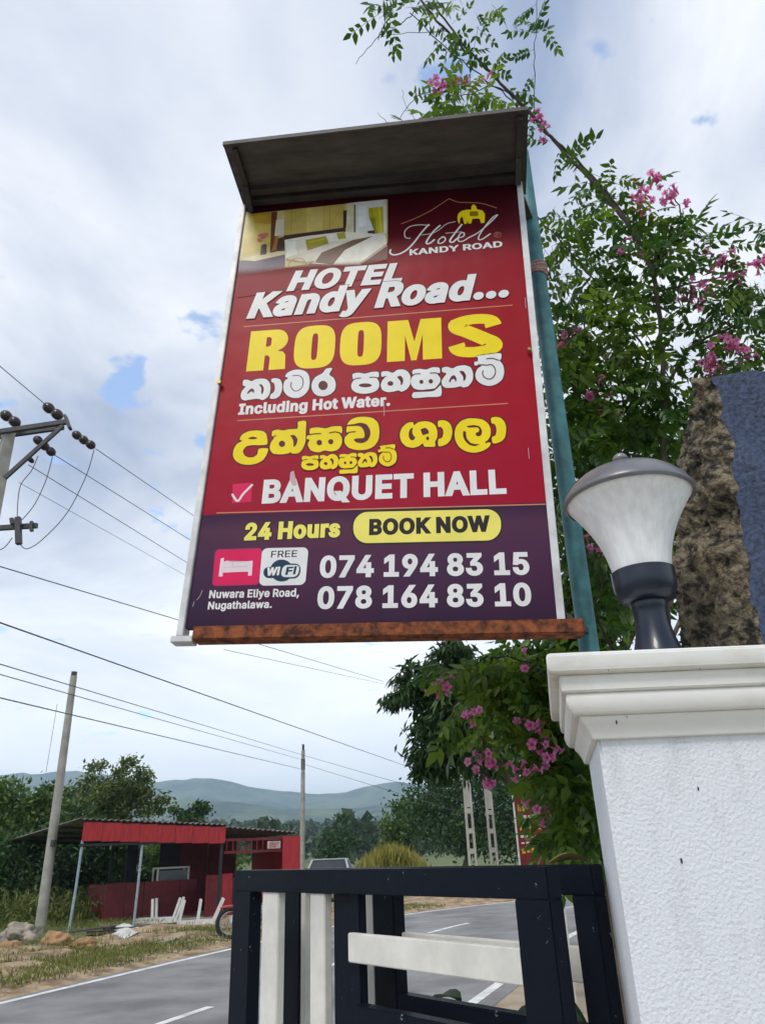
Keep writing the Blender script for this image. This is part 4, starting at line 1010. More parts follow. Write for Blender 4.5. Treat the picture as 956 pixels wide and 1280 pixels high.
def kerb(a, b_, lab):
    mb = MB(); mb.bar(a+Vector((0,0,.06)), b_+Vector((0,0,.06)), .16,.16); tag(mb.build('kerb_stone', kerbm, bevel=.012), lab, 'kerb')
kerb(gz(200,1188), gz(256,1172), 'long weathered kerb stone on the verge before the shop')
kerb(gz(-30,1212), gz(30,1207), 'short kerb stone lying on the verge at the far left')
def rock(x, y, s, lab, mat):
    q = gz(x,y); bm = bmesh.new(); bmesh.ops.create_icosphere(bm, subdivisions=4, radius=s)
    for v in bm.verts:
        q9 = v.co/s*1.3+Vector((x,y,0)); k = 1+.55*mnoise.noise(q9)+.3*mnoise.noise(q9*2.6)+.16*mnoise.noise(q9*6); v.co *= k; v.co.z *= .6
    me = bpy.data.meshes.new('rock'); bm.to_mesh(me); bm.free(); o = link('rock', me, mat, None, True); o.location = (q.x,q.y,s*.35); tag(o, lab, 'rock')
rkm = pm('rock_grey', (.36,.31,.25), .9, .4, 5, .7, 18); rkd = pm('rock_soil', (.40,.24,.12), .95, .35, 5, .8, 14)
rock(24,1178,.36,'grey boulder on the verge beside the concrete pole',rkm); rock(70,1186,.30,'brown earth clod right of the boulder on the verge',rkd); rock(107,1188,.22,'small earth clod beside the leaning post',rkd); rock(10,1196,.28,'low earth mound at the left edge of the verge',rkd)

# ------------------------------------------------------------------ motorcycle (mostly behind the gate)
mc0 = gz(287,1176); mc0.z = 0.02
mo = thing('motorcycle', mc0+Vector((.5,.2,0)), 'dark red motorcycle parked at the road edge behind the gate', 'motorcycle')
hd = Vector((.93,.36,0)).normalized(); sd = Vector((-hd.y,hd.x,0))
tyre = pm('tyre', (.02,.02,.022), .8, .3, 20); chrome = pm('chrome', (.5,.5,.52), .25, .1, 9, metal=.9); mred = pm('bike_red', (.35,.015,.02), .3, .1, 5, coat=.3)
def mpt(u, v, z): return mc0+hd*u+sd*v+Vector((0,0,z))
for u in (.0,1.22):
    c_ = mpt(u,0,.29); mb = MB(); R1 = 14; ring = [c_+hd*(.26*math.cos(a))+Vector((0,0,.26*math.sin(a))) for a in [2*math.pi*k/24 for k in range(25)]]
    mb.tube(ring, .042, 8, False); wv = mb.build('wheel', tyre, mo, True)
    mb = MB(); mb.tube([c_+hd*(.21*math.cos(a))+Vector((0,0,.21*math.sin(a))) for a in [2*math.pi*k/24 for k in range(25)]], .014, 6, False)
    for k in range(6):
        a = k*math.pi/3; mb.tube([c_, c_+hd*(.21*math.cos(a))+Vector((0,0,.21*math.sin(a)))], .008, 5)
    mb.build('rim', chrome, wv, True)
mb = MB(); mb.tube(smooth_path([mpt(.0,.07,.29),mpt(.25,.07,.80),mpt(.28,.0,.98)]), .022, 8); mb.tube(smooth_path([mpt(.0,-.07,.29),mpt(.25,-.07,.80),mpt(.28,.0,.98)]), .022, 8); mb.build('fork', chrome, mo, True)
mb = MB(); mb.tube(smooth_path([mpt(.36,-.34,1.02),mpt(.28,-.12,1.04),mpt(.28,.12,1.04),mpt(.36,.34,1.02)]), .014, 8); mb.build('handlebar', tyre, mo, True)
def loaf(name, u0, u1, zb, zt, wv, mat):
    rings = []
    for i in range(9):
        k = i/8; u = u0+(u1-u0)*k; s = math.sin(math.pi*min(.97,max(.03,k)))**.5
        rings.append([mpt(u, math.cos(a)*wv*s, (zb+zt)/2+math.sin(a)*(zt-zb)/2*s) for a in [2*math.pi*j/12 for j in range(12)]])
    mb = MB(); mb.loops(rings); return mb.build(name, mat, mo, True)
loaf('tank', .30,.72,.68,.92,.13,mred); loaf('seat', .66,1.30,.70,.84,.13,tyre); loaf('engine', .42,.82,.25,.62,.13,chrome); loaf('tail', 1.05,1.50,.62,.78,.10,mred); loaf('front_fender', -.22,.22,.54,.62,.06,mred)
mb = MB(); mb.lathe([(0,-.09),(.05,-.08),(.085,-.02),(.09,.04),(.0,.05)],16,(0,0,0),'X'); q = mpt(.16,0,.88); mb.v=[tuple(q+hd*a+sd*b_+Vector((0,0,c2))) for a,b_,c2 in mb.v]; mb.build('headlight', chrome, mo, True)
mb = MB(); mb.tube([mpt(.28,0,.95),mpt(.45,0,.40),mpt(.95,0,.34),mpt(1.22,0,.29)], .02,7); mb.tube([mpt(1.22,0,.29),mpt(1.0,0,.72),mpt(.4,0,.72)], .02,7); mb.tube([mpt(.7,.10,.1),mpt(.7,.22,.0-.01)], .012,5); mb.build('frame', tyre, mo, True)
mb = MB(); mb.tube([mpt(.6,-.14,.28),mpt(1.0,-.15,.30),mpt(1.42,-.15,.40)], [.03,.04,.045],8); mb.build('exhaust', chrome, mo, True)

# ------------------------------------------------------------------ parked car seen over the gate
cc = at(412,1078,29); car = thing('parked_car', (cc.x,cc.y,0), 'pale car parked beyond the road, only its roof over the gate', 'car')
cpaint = pm('car_paint', (.42,.45,.46), .3, .08, 4, coat=.4); cgl = pm('car_glass', (.02,.025,.03), .08, .1, 4)
def cx(u, v, z): return Vector((cc.x+u, cc.y+v, z))
prof = [(-1.75,.35),(-1.8,.62),(-1.72,.82),(-.85,.92),(1.15,.94),(1.72,.92),(1.8,.6),(1.75,.35)]
rings = []
for wv_ in (-.74,-.78,.78,.74): rings.append([cx(wv_, v, z*(1 if abs(wv_) > .75 else 1)) for v,z in prof])
mb = MB(); mb.loops(rings); mb.build('body', cpaint, car, bevel=.03)
cab = [(-.80,.93,.70),(-.30,1.26,.58),(-.1,1.30,.56),(.75,1.30,.56),(1.05,1.24,.58),(1.35,.94,.70)]
mb = MB(); mb.loops([[cx(-w_,v,z) for v,z,w_ in cab],[cx(w_,v,z) for v,z,w_ in cab]]); mb.build('cabin_glass', cgl, car)
mb = MB(); mb.loops([[cx(-.575,-.24,1.285),cx(-.575,.88,1.29),cx(-.55,.88,1.325),cx(-.55,-.24,1.32)],[cx(.575,-.24,1.285),cx(.575,.88,1.29),cx(.55,.88,1.325),cx(.55,-.24,1.32)]]); mb.build('roof', cpaint, car, bevel=.01)
for s in (-1,1):
    for a, b_ in (((.71,-.80,.93),(.585,-.26,1.30)),((.71,1.36,.94),(.58,.95,1.29)),((.715,.3,.93),(.58,.3,1.30))):
        mb = MB(); mb.bar(cx(s*a[0],a[1],a[2]),cx(s*b_[0],b_[1],b_[2]),.06,.05); mb.build('roof_pillar', cpaint, car)
    mb = MB(); mb.box(cx(s*.58,-1.77,.66),(.26,.08,.14)); mb.build('headlight', chrome, car, bevel=.02)
    mb = MB(); mb.box(cx(s*.86,-.72,.98),(.16,.07,.11)); mb.build('wing_mirror', cpaint, car, bevel=.02)
    for v in (-1.1,1.1):
        mb = MB(); mb.lathe([(.0,-.09),(.26,-.09),(.3,-.06),(.3,.06),(.26,.09),(0,.09)],20,cx(s*.70,v,.3),'X'); mb.build('wheel', tyre, car, True)

# ------------------------------------------------------------------ concrete poles
conc = pm('pole_concrete', (.38,.36,.32), .85, .25, 3, .4, 25); steel = pm('pole_steel', (.05,.05,.055), .5, .3, 9); porc = pm('insulator', (.035,.022,.022), .25, .3, 12)
def pole(base, top, r0, r1, label, name='concrete_pole'):
    t = thing(name, base, label, 'pole', 'roadside concrete poles'); mb = MB(); mb.tube([Vector(base)-Vector((0,0,.4)), base, top], [r0,r0,r1], 4 if r0 > 3 else 10); mb.build('shaft', conc, t, True); return t
t1_ = pole(Vector((-9.0,21.0,0)), Vector((-9.02,21.0,6.40)), .135,.09, 'leaning pale concrete pole beside the red shop roof')
mb = MB(); mb.tube([Vector((-9.02,21.0,6.35)),Vector((-9.02,21.0,6.52))],.085,8); mb.build('pole_cap', steel, t1_)
mb = MB(); mb.box((-8.90,20.85,2.02),(.10,.08,.16)); mb.build('pole_bracket', steel, t1_)
tp = at(379,938,46); t2_ = pole(Vector((tp.x-.02,46,0)), tp, .17,.11, 'thin distant concrete pole rising behind the red shop end')
mb = MB(); mb.tube([tp-Vector((0,0,.1)),tp+Vector((0,0,.35))],.07,8); mb.build('pole_cap', steel, t2_)
mb = MB(); mb.bar(tp+Vector((-.0,0,-.5)),tp+Vector((0,0,-1.1)),.22,.22); mb.build('cable_clamp', steel, t2_)
def slot_pole(xt, yt, xb, Y, label):
    tp_ = at(xt,yt,Y); b_ = at(xb,1075,Y); b_.z = 0; tp_ = Vector((b_.x+(tp_.x-b_.x)*.2, Y, 5.6))
    t = thing('slotted_pole', b_, label, 'pole', 'slotted concrete poles by the bend')
    for s in (-1,1):
        mb = MB(); mb.bar(b_+Vector((s*.115,0,-.3)), tp_+Vector((s*.08,0,0)), .075,.17, (0,1,0)); mb.build('flange', conc, t)
    z = .15
    mb = MB(); q0 = b_.lerp(tp_, 2.75/5.6); mb.bar(q0, tp_, .14,.15,(0,1,0)); mb.build('web', conc, t)
    while z < 2.75:
        k = z/5.6; q = b_.lerp(tp_, k); mb = MB(); mb.box((q.x,q.y,z),(.17-.06*k,.15,.16)); mb.build('web', conc, t); z += .62
slot_pole(580,960,590.5,27,'left of the two slotted concrete poles by the bend'); slot_pole(606,975,617.5,29,'right of the two slotted concrete poles by the bend')
# power pole with cross-arm at the left edge
PY = 12.0
pc = at(4,580,PY); pt = at(9,541,PY); pw = thing('power_pole', (pc.x,PY,0), 'power pole with cross arm and dark insulators at left edge', 'pole')
mb = MB(); mb.tube([Vector((pc.x-.02,PY,-.4)),Vector((pc.x-.01,PY,4)),Vector((pc.x,PY,pt.z))],[.21,.18,.13],4); 
o = mb.build('shaft', conc, pw)
a0, a1 = at(-75,551,PY-.14), at(86,527,PY-.14); b0, b1 = at(-75,556,PY+.14), at(80,534,PY+.14)
mb = MB(); mb.bar(a0,a1,.07,.09); mb.build('cross_arm', steel, pw); mb = MB(); mb.bar(b0,b1,.07,.09); mb.build('cross_arm', steel, pw)
mb = MB(); mb.bar(at(6,598,PY-.14),at(79,532,PY-.14),.05,.075); mb.build('arm_brace', steel, pw)
mb = MB(); mb.bar(at(82,520,PY-.16),at(88,536,PY-.16),.12,.05); mb.build('arm_plate', steel, pw)
def insul(a, b_, r, n, nm='insulator'):
    d = (b_-a); mb = MB(); pts=[]; rs=[]
    for i in range(n*6+1):
        k = i/(n*6); pts.append(a+d*k); ph = (k*n)%1; rs.append(r*(.45+.55*math.sin(math.pi*ph)**.6) if 0 < k < 1 else r*.4)
    mb.tube(pts, rs, 10); mb.build(nm, porc, pw, True)
insul(at(56,506,PY),at(77,522,PY),.105,2); insul(at(3,516,PY),at(24,531,PY),.105,2)
insul(at(92,541,PY-.1),at(118,559,PY-.1),.085,3); insul(at(44,547,PY),at(68,568,PY),.085,3)
insul(at(35,571,PY),at(42,578,PY),.05,1)
mb = MB(); mb.bar(at(-30,662,PY),at(47,657,PY),.07,.085); mb.build('lower_arm', steel, pw)
mb = MB(); mb.bar(at(23,647,PY-.1),at(24,680,PY-.1),.09,.09); mb.build('fuse_switch', steel, pw)
mb = MB(); mb.bar(at(15,648,PY-.1),at(16,655,PY-.1),.06,.06); mb.build('fuse_cap', steel, pw)
mb = MB(); mb.bar(at(40,652,PY-.05),at(40,664,PY-.05),.06,.05); mb.build('arm_clamp', steel, pw)
for pts in ([(118,562),(108,595),(85,640),(55,673),(35,686),(26,681)],[(66,571),(58,600),(44,630),(28,650)],[(48,570),(40,588),(27,605),(23,625),(22,648)],[(16,672),(5,685),(-12,692)]):
    mb = MB(); mb.tube(smooth_path([at(x,y,PY-.1) for x,y in pts],5), .008, 5); mb.build('jumper_wire', steel, pw, True)
# overhead wires
wire_m = pm('wire', (.035,.037,.042), .5, .2, 9)
def wire(a, b_, Ya, Yb, label, r=.008, sag=.0):
    A_, B_ = at(*a,Ya), at(*b_,Yb); pts = []
    for i in range(17):
        k = i/16; p = A_.lerp(B_,k); p.z -= sag*4*k*(1-k); pts.append(p)
    mb = MB(); mb.tube(pts, r, 5); tag(mb.build('power_line', wire_m, None, True), label, 'wire', 'overhead power lines')
wl = 'thin overhead power line '
wire((120,561),(300,684),PY-.1,24, wl+'from the strain insulator at the arm tip')
wire((69,569),(300,714),PY,24, wl+'from the second strain insulator under the arm')
wire((36,581),(300,744),PY,24, wl+'from below the arm brace, third one down')
wire((24,603),(300,757),PY+.2,26, wl+'faintest one below the cross arm', .005)
wire((-30,432),(60,508),9.5,PY, wl+'rising to the top left corner from the arm')
wire((-60,690),(480,852),11,44, wl+'crossing just under the fuse switch to the sign', .011)
wire((-60,757),(520,962),10,48, wl+'darkest one running below the sign', .013)
wire((-60,812),(379,944),11,46, wl+'to the far pole, upper of the pair', .010)
wire((-60,826),(379,950),11,46, wl+'to the far pole, second of the pair', .009)
wire((-60,858),(379,962),12,46, wl+'to the far pole, lowest and thickest', .012)
wire((379,944),(590,1005),46,30, wl+'from the far pole to the slotted poles, upper', .010)
wire((379,955),(590,1020),46,30, wl+'from the far pole to the slotted poles, lower', .010)
wire((280,812),(480,855),20,44, wl+'emerging under the rusty bar', .008)
wire((72,880),(58,965),20.6,20.6, 'thin stay wire hanging beside the pale concrete pole', .006)

# ------------------------------------------------------------------ red signboard down the road
sg = at(645,1030,8.6); bd = thing('signboard', (sg.x+.17,8.6,0), 'narrow red signboard with yellow and white lettering behind the gate', 'signboard')
zt_, zb_ = at(645,985,8.6).z, at(648,1085,8.6).z
mb = MB(); mb.box((sg.x+.20,8.62,(zt_+zb_)/2),(.40,.03,zt_-zb_)); mb.build('board', pm('board_red',(.16,.012,.012),.5,.3,5), bd, bevel=.004)
for s in (0,.4):
    mb = MB(); mb.bar((sg.x+s,8.62,-.1),(sg.x+s,8.62,zt_+.02),.025,.025); mb.build('frame_post', pm('post_white',(.62,.60,.58),.5,.2,8), bd)
gy = pm('mark_yellow',(.62,.36,.02),.5,.2,9); gw = pm('mark_white',(.62,.58,.55),.5,.2,9)
for (y, m_, wx, h) in ((1010,gy,.12,.07),(1021,gw,.24,.035),(1035,gy,.30,.06),(1046,gw,.28,.025),(1054,gw,.24,.02),(1064,gy,.22,.05)):
    z = at(650,y,8.6).z
    for k in range(max(2,int(wx/.05))):
        mb = MB(); mb.box((sg.x+.05+k*.05,8.602,z+random.uniform(-.004,.004)),(.034,.004,h*random.uniform(.7,1))); mb.build('letter_mark', m_, bd)

# ------------------------------------------------------------------ trees
B_ = lambda x, Y: Vector((at(x,1070,Y).x, Y, 0))
tree('spreading_tree', 'spreading tree with airy olive crown behind the shop roof', B_(150,40), [ell_px(118,985,40,30,18),ell_px(150,968,40,38,15),ell_px(178,985,40,28,16),ell_px(130,1008,40,38,18),ell_px(195,1008,40,14,14),ell_px(100,1000,40,18,12),ell_px(160,1000,40,22,14)], 8200, .23, LEAF_OL, .2, spread=.34, nclump=85)
tree('bushy_tree', 'bushy green tree at the left edge behind the pole', B_(20,32), [ell_px(12,1010,32,26,26),ell_px(-30,1000,32,30,30),ell_px(30,1040,32,30,30),ell_px(55,1010,32,22,18)], 4200, .24, LEAF_MD, .2, spread=.36)
tree('dark_tree', 'dark green tree between the pale pole and spreading tree', B_(75,36), [ell_px(70,1000,36,18,14),ell_px(85,1030,36,28,22),ell_px(60,1040,36,25,25),ell_px(100,1050,36,25,25)], 4000, .24, LEAF_DK, .2, spread=.36)
tree('shrub', 'tall shrub in deep green behind the shop left bay', B_(40,26.5), [ell_px(20,1090,26.5,40,32),ell_px(75,1100,26.5,35,28),ell_px(-20,1095,26.5,35,35),ell_px(120,1095,27,35,26)], 6000, .20, LEAF_DK, .1, spread=.4, cat='shrub')
tree('shrub', 'mid green shrub seen through the open shop', B_(200,29), [ell_px(170,1090,29,35,30),ell_px(215,1085,29,30,34),ell_px(255,1085,29,35,28)], 4500, .22, LEAF_MD, .1, spread=.4, cat='shrub')
tree('small_tree', 'small tree just above the middle of the shop roof', B_(245,44), [ell_px(232,1016,44,16,9),ell_px(252,1008,44,13,10),ell_px(245,1025,44,20,9)], 1300, .24, LEAF_DK, .12, spread=.4)
tree('conifer', 'lone dark conifer behind the far pole and car', B_(425,64), [ell_px(428,1016,64,7,6),ell_px(426,1032,64,12,10),ell_px(424,1050,64,17,13),ell_px(424,1068,64,20,12)], 2600, .30, LEAF_DK, .15, spread=.4)
tree('small_tree', 'small round tree left of the big dark tree', B_(497,46), [ell_px(495,1030,46,22,18),ell_px(510,1015,46,16,14),ell_px(490,1050,46,22,14)], 2600, .26, LEAF_MD, .12, spread=.38)
tree('round_tree', 'large rounded dark tree behind the two slotted poles', B_(575,43), [ell_px(545,1000,43,34,28),ell_px(590,990,43,40,26),ell_px(630,1010,43,32,30),ell_px(560,1035,43,45,32),ell_px(615,1045,43,40,30),ell_px(670,1030,44,40,40)], 11000, .25, LEAF_DK, .25, spread=.33, nclump=170)
# drooping dark tree reaching in under the sign
tree('drooping_tree', 'dark drooping leafy tree hanging in under the sign', Vector((at(775,1000,11).x,11.0,0)), [ell_px(520,850,11,34,24),ell_px(500,868,11,22,16),ell_px(545,880,11,30,30),ell_px(560,915,11,32,30),ell_px(545,945,11,26,26),ell_px(590,870,11,40,40),ell_px(600,930,11,34,34),ell_px(560,825,11,34,20),ell_px(640,880,11.4,40,50),ell_px(535,960,11,14,16)], 11000, .17, LEAF_DK, .12, spread=.33, nclump=130, aspect=.26, droop=1.0, tint=(0,.6))
tree('hedge_shrub', 'dense green shrub mass filling the gap behind pillar', Vector((at(720,1000,6.2).x,6.2,0)), [ell_px(690,860,6.2,60,60),ell_px(672,915,6.2,36,50),ell_px(710,960,6.2,50,60),ell_px(725,1050,6.2,50,50),ell_px(655,850,6.4,35,40),ell_px(760,700,6.2,60,80),ell_px(720,780,6.2,50,60),ell_px(850,640,6.2,70,120),ell_px(770,560,6.2,60,70)], 13000, .11, LEAF_VN, .08, spread=.36, nclump=190, droop=.5, cat='shrub', tint=(0,.55))
# far woods on the low ridge and valley floor
fp = []
for i in range(240):
    x = random.uniform(-250,760); Y = random.uniform(130,330); q = at(x,1050,Y); h = random.uniform(4,9)
    c_ = np.array([q.x,Y,h*.5]); n_ = 60
    d = rng.normal(size=(n_,3)); d /= np.linalg.norm(d,axis=1)[:,None]
    fp.append(leaf_cloud(c_+d*np.array([h*.42,h*.42,h*.5])*rng.uniform(.5,1,(n_,1)), h*.28, .8, d, .1, (0,1), .8))
g = link('far_woods', cloud_mesh('far_woods', fp), LEAF_FR); tag(g, 'distant belt of woods below the hazy hills', 'woods', kind='stuff')
fp = []
for i in range(700):
    x = random.uniform(-200,760); q = at(x,1040,random.uniform(385,425)); h = random.uniform(5,11)
    hz_ = at(x, 1040, q.y).z
    c_ = np.array([q.x,q.y,max(4,hz_*.93)]); n_ = 26; d = rng.normal(size=(n_,3)); d /= np.linalg.norm(d,axis=1)[:,None]
    fp.append(leaf_cloud(c_+d*np.array([h*.4,h*.4,h*.55]), h*.4, .8, d, .1, (0,1), .8))
g = link('ridge_woods', cloud_mesh('ridge_woods', fp), LEAF_FR); tag(g, 'tree line crowning the low ridge beyond the valley', 'woods', kind='stuff')
# yellow reeds beyond the road
P = []
for i in range(5200):
    x = random.gauss(485,24); Y = random.uniform(33,37); q = at(x,1070,Y); h = random.uniform(.9,2.1)*max(.25,1-((x-490)/62)**2); P.append((q.x,Y,h*.5*random.uniform(.9,1.5)))
P = np.array(P); g = link('reeds', cloud_mesh('reeds', [leaf_cloud(P, .75, .07, np.tile([0,0,1.5],(len(P),1)), 0, (0,1), .4)]), REED); tag(g, 'tall yellow reeds beyond the road left of the poles', 'reeds', kind='stuff')
# low undergrowth behind the shop and along the left
P = []
for i in range(9000):
    x = random.uniform(-60,140); Y = random.uniform(22.6,27); q = at(x,1120,Y); P.append((q.x,Y,random.uniform(.05,.95)*random.random()))
P = np.array(P); g = link('undergrowth', cloud_mesh('undergrowth', [leaf_cloud(P, .22, .2, np.tile([0,0,.6],(len(P),1)), 0, (0,.6), .6)]), GRASS); tag(g, 'rank grass and weeds beside the left edge of the shop', 'undergrowth', kind='stuff')
# broad-leaved plant behind the gate
bp0 = Vector((at(612,1250,3.6).x,3.6,0)); bpl = thing('broadleaf_plant', bp0, 'dark broad leaved plant low behind the gate cross board', 'plant')
for i in range(9):
    a = i*2.4; tipz = .90+.05*math.sin(i*1.7); d = Vector((math.cos(a),math.sin(a)*.7,0)); r = .10+.05*(i%3)
    mb = MB(); mb.tube(smooth_path([(0,0,0),(d.x*.05,d.y*.05,.5),(d.x*r,d.y*r,tipz)],4), .006, 5); stm = mb.build('stalk', MATS['bark'], bpl, True, local=True)
    vs = []; fs = []; s_ = Vector((-d.y,d.x,0))
    for u in range(8):
        k = u/7; wd = .075*math.sin(math.pi*(k**.7))+.001; p = Vector((d.x*r,d.y*r,tipz))+d*(.24*k)+Vector((0,0,.05*math.sin(k*2.6)-.14*k*k))
        for v in (-1,-.5,0,.5,1): vs.append(tuple(p+s_*wd*v+Vector((0,0,abs(v)*.02))))
    for u in range(7):
        for v in range(4): fs.append((u*5+v,u*5+v+1,u*5+v+6,u*5+v+5))
    mb = MB(); mb.add(vs,fs); o = mb.build('leaf', LEAF_DK, bpl, True, local=True)

# ------------------------------------------------------------------ flowering vine
vb = Vector((at(830,900,3.1).x,3.1,0)); vine = thing('flowering_vine', vb, 'climbing vine with pinnate leaves and pink trumpet flowers around the sign', 'vine')
stemm = pm('vine_stem', (.075,.055,.04), .85, .4, 20, .4, 50)
BR = [([(836,900),(832,700),(830,560),(828,470),(824,400),(815,340),(795,300),(770,262),(735,222),(700,185),(668,150),(640,118),(600,78),(560,40),(530,5),(520,-20)],3.05,2.85,.014,.006),
 ([(806,310),(765,250),(720,200),(690,172),(655,132),(610,88),(575,50),(545,10),(540,-20)],2.98,2.8,.008,.0055),
 ([(660,146),(640,126),(600,95),(560,62),(512,16)],2.92,2.85,.004,.003),
 ([(520,14),(500,30),(478,40),(455,65),(445,80)],2.85,2.8,.003,.0015), ([(560,40),(520,40),(475,47)],2.85,2.8,.0022,.0015),
 ([(668,150),(668,80),(670,40),(672,-12)],2.92,2.95,.003,.0022),
 ([(655,255),(690,290),(725,330),(760,372),(800,430),(836,500)],2.85,3.05,.003,.006),
 ([(985,385),(956,395),(905,412),(868,432),(838,475),(830,530)],3.2,3.05,.005,.010),
 ([(822,365),(870,352),(915,345)],3.05,3.1,.006,.003), ([(818,372),(780,362),(748,346)],3.05,2.95,.005,.002),
 ([(680,392),(715,405),(750,400),(792,385)],2.9,3.0,.002,.003), ([(780,380),(815,430),(838,480)],2.95,3.05,.002,.004),
 ([(822,330),(842,300),(850,265),(835,235)],3.05,3.0,.006,.003), ([(815,340),(800,280),(805,245)],3.03,2.98,.005,.003),
 ([(700,430),(694,480),(704,560),(716,660),(740,760),(780,840)],2.9,3.05,.003,.008), ([(772,480),(788,540),(800,640),(815,760)],3.0,3.08,.004,.008),
 ([(900,345),(935,330),(960,325)],3.1,3.15,.004,.002),
 ([(500,150),(515,125),(545,112),(560,100)],2.9,2.85,.0015,.003), ([(540,140),(580,118),(625,110),(664,145)],2.85,2.9,.002,.004),
 ([(488,155),(478,148),(472,140)],2.9,2.9,.002,.001), ([(520,150),(505,128),(502,112)],2.9,2.9,.0015,.001),
 ([(780,820),(730,830),(690,838),(640,860),(590,885)],3.1,3.3,.008,.003), ([(700,840),(680,900),(660,950),(655,985)],3.2,3.25,.005,.002),
 ([(760,830),(735,900),(720,970),(716,1050)],3.1,3.15,.006,.003), ([(640,850),(610,910),(604,955)],3.25,3.3,.003,.002), ([(690,838),(620,820),(560,850),(545,860)],3.2,3.3,.004,.002),
 ([(700,775),(716,740),(738,700)],2.75,2.8,.004,.003), ([(722,790),(742,752),(757,715)],2.75,2.8,.005,.004), ([(853,640),(852,700),(838,760)],2.6,2.6,.004,.005)]
BP = []
for pts, Ya, Yb, ra, rb in BR:
    n = len(pts); P3 = [at(x,y,Ya+(Yb-Ya)*i/(n-1)) for i,(x,y) in enumerate(pts)]; sm = smooth_path(P3,5)
    for i in range(1,len(sm)-1): sm[i] = sm[i]+Vector((random.gauss(0,.004),random.gauss(0,.004),random.gauss(0,.004)))
    mb = MB(); mb.tube(sm, [ra+(rb-ra)*i/(len(sm)-1) for i in range(len(sm))], 6); mb.build('stem', stemm, vine, True); BP.append(sm)
def leaf_geo(npairs, ln_, ll, seed):
    rr = random.Random(seed); vs = []; fs = []; ti = []
    rac = [Vector((ln_*k/8, 0, -.25*ln_*(k/8)**2)) for k in range(9)]
    def rp(k): i = min(7,int(k*8)); return rac[i].lerp(rac[i+1], k*8-i)
    for i in range(8):
        b0 = len(vs)
        for p in (rac[i],rac[i+1]): vs += [tuple(p+Vector((0,.0011,0))), tuple(p-Vector((0,.0011,0))), tuple(p+Vector((0,0,-.0012)))]; ti.extend([.35]*3)
        fs += [(b0,b0+3,b0+4,b0+1),(b0+1,b0+4,b0+5,b0+2),(b0+2,b0+5,b0+3,b0)]
    spots = [(.28+.62*i/(npairs-1), s) for i in range(npairs) for s in (-1,1)]+[(1.0,0)]
    for k, s in spots:
        p = rp(min(.999,k)); a = (rr.uniform(.75,1.15))*s; L_ = ll*rr.uniform(.8,1.15)*(1.12 if s == 0 else 1)
        d = Vector((math.cos(a),math.sin(a),-rr.uniform(.15,.75))).normalized(); v = d.cross(Vector((0,0,1))).normalized(); nn = v.cross(d)
        if rr.random() < .5: v, nn = v, nn
        w_ = L_*.24; b0 = len(vs); tt = rr.random()
        curl = -L_*.10
        for q in (p, p+d*L_*.32+v*w_+nn*.003, p+d*L_*.70+v*w_*.62+nn*(curl*.3), p+d*L_+nn*curl, p+d*L_*.70-v*w_*.62+nn*(curl*.3), p+d*L_*.32-v*w_+nn*.003, p+d*L_*.5-nn*.003):
            vs.append(tuple(q)); ti.append(tt)
        fs += [(b0,b0+1,b0+6),(b0+1,b0+2,b0+6),(b0+2,b0+3,b0+6),(b0+3,b0+4,b0+6),(b0+4,b0+5,b0+6),(b0+5,b0,b0+6)]
    return vs, fs, ti
VAR = [leaf_geo(random.choice((3,4,4,5)), random.uniform(.13,.20), random.uniform(.044,.062), i) for i in range(8)]
def leaf_me(i, lo, hi):
    vs, fs, ti = VAR[i]; me = bpy.data.meshes.new('leaf'); me.from_pydata(vs, [], fs); me.update()
    a = me.attributes.new('tint','FLOAT','POINT'); a.data.foreach_set('value', [lo+(hi-lo)*x for x in ti]); me.materials.append(LEAF_VN)
    me.polygons.foreach_set('use_smooth',[True]*len(me.polygons)); return me
LM = {(i,k): leaf_me(i,*t) for i in range(8) for k,t in enumerate(((0,.35),(.1,.6),(.5,1)))}
slots = []
def put_leaf(p, az, el, roll, s, tk): slots.append((Vector(p), az, el, roll, s, random.randrange(8), tk))
CLU = [(575,130,42,22,2.86,44,2),(520,152,25,8,2.88,7,1),(500,18,32,16,2.84,13,0),(595,22,36,20,2.84,12,1),(570,50,22,12,2.84,5,1),(662,42,20,8,2.93,5,0),
 (735,250,28,32,2.92,22,0),(700,290,30,38,2.9,20,1),(720,330,40,40,2.95,24,1),(760,390,50,30,2.98,34,1),(700,380,25,30,2.95,16,0),(692,330,18,28,2.9,6,0),(712,208,22,8,2.9,4,0),(785,232,26,22,2.95,14,1),(800,285,42,28,3.0,28,0),(848,292,40,24,3.05,24,0),
 (780,335,46,28,2.98,32,0),(830,345,46,28,3.05,28,0),(920,388,42,36,3.12,36,0),(880,398,42,28,3.1,24,0),(890,310,25,20,3.1,10,0),(950,400,20,40,3.15,24,0),(935,350,25,20,3.1,14,1),(960,300,15,30,3.1,8,0),
 (730,428,42,30,2.98,55,2),(782,440,38,28,3.02,35,1),(720,480,42,46,3.0,70,1),(790,500,48,42,3.08,60,0),(850,480,40,40,3.1,40,0),(925,455,36,16,3.12,26,1),
 (700,560,36,66,3.0,70,0),(770,560,56,40,3.1,65,1),(840,560,30,66,3.1,55,0),(730,650,38,66,3.02,60,0),(860,700,18,80,3.1,25,0),(745,740,38,48,3.02,50,0),(690,400,16,40,2.92,14,0),
 (700,850,46,42,3.25,95,1),(640,848,46,34,3.28,75,2),(600,880,36,36,3.3,30,1),(690,930,44,46,3.25,95,1),(722,1010,24,54,3.2,75,1),(585,828,44,14,3.3,26,1),(728,935,22,100,3.2,60,0)]
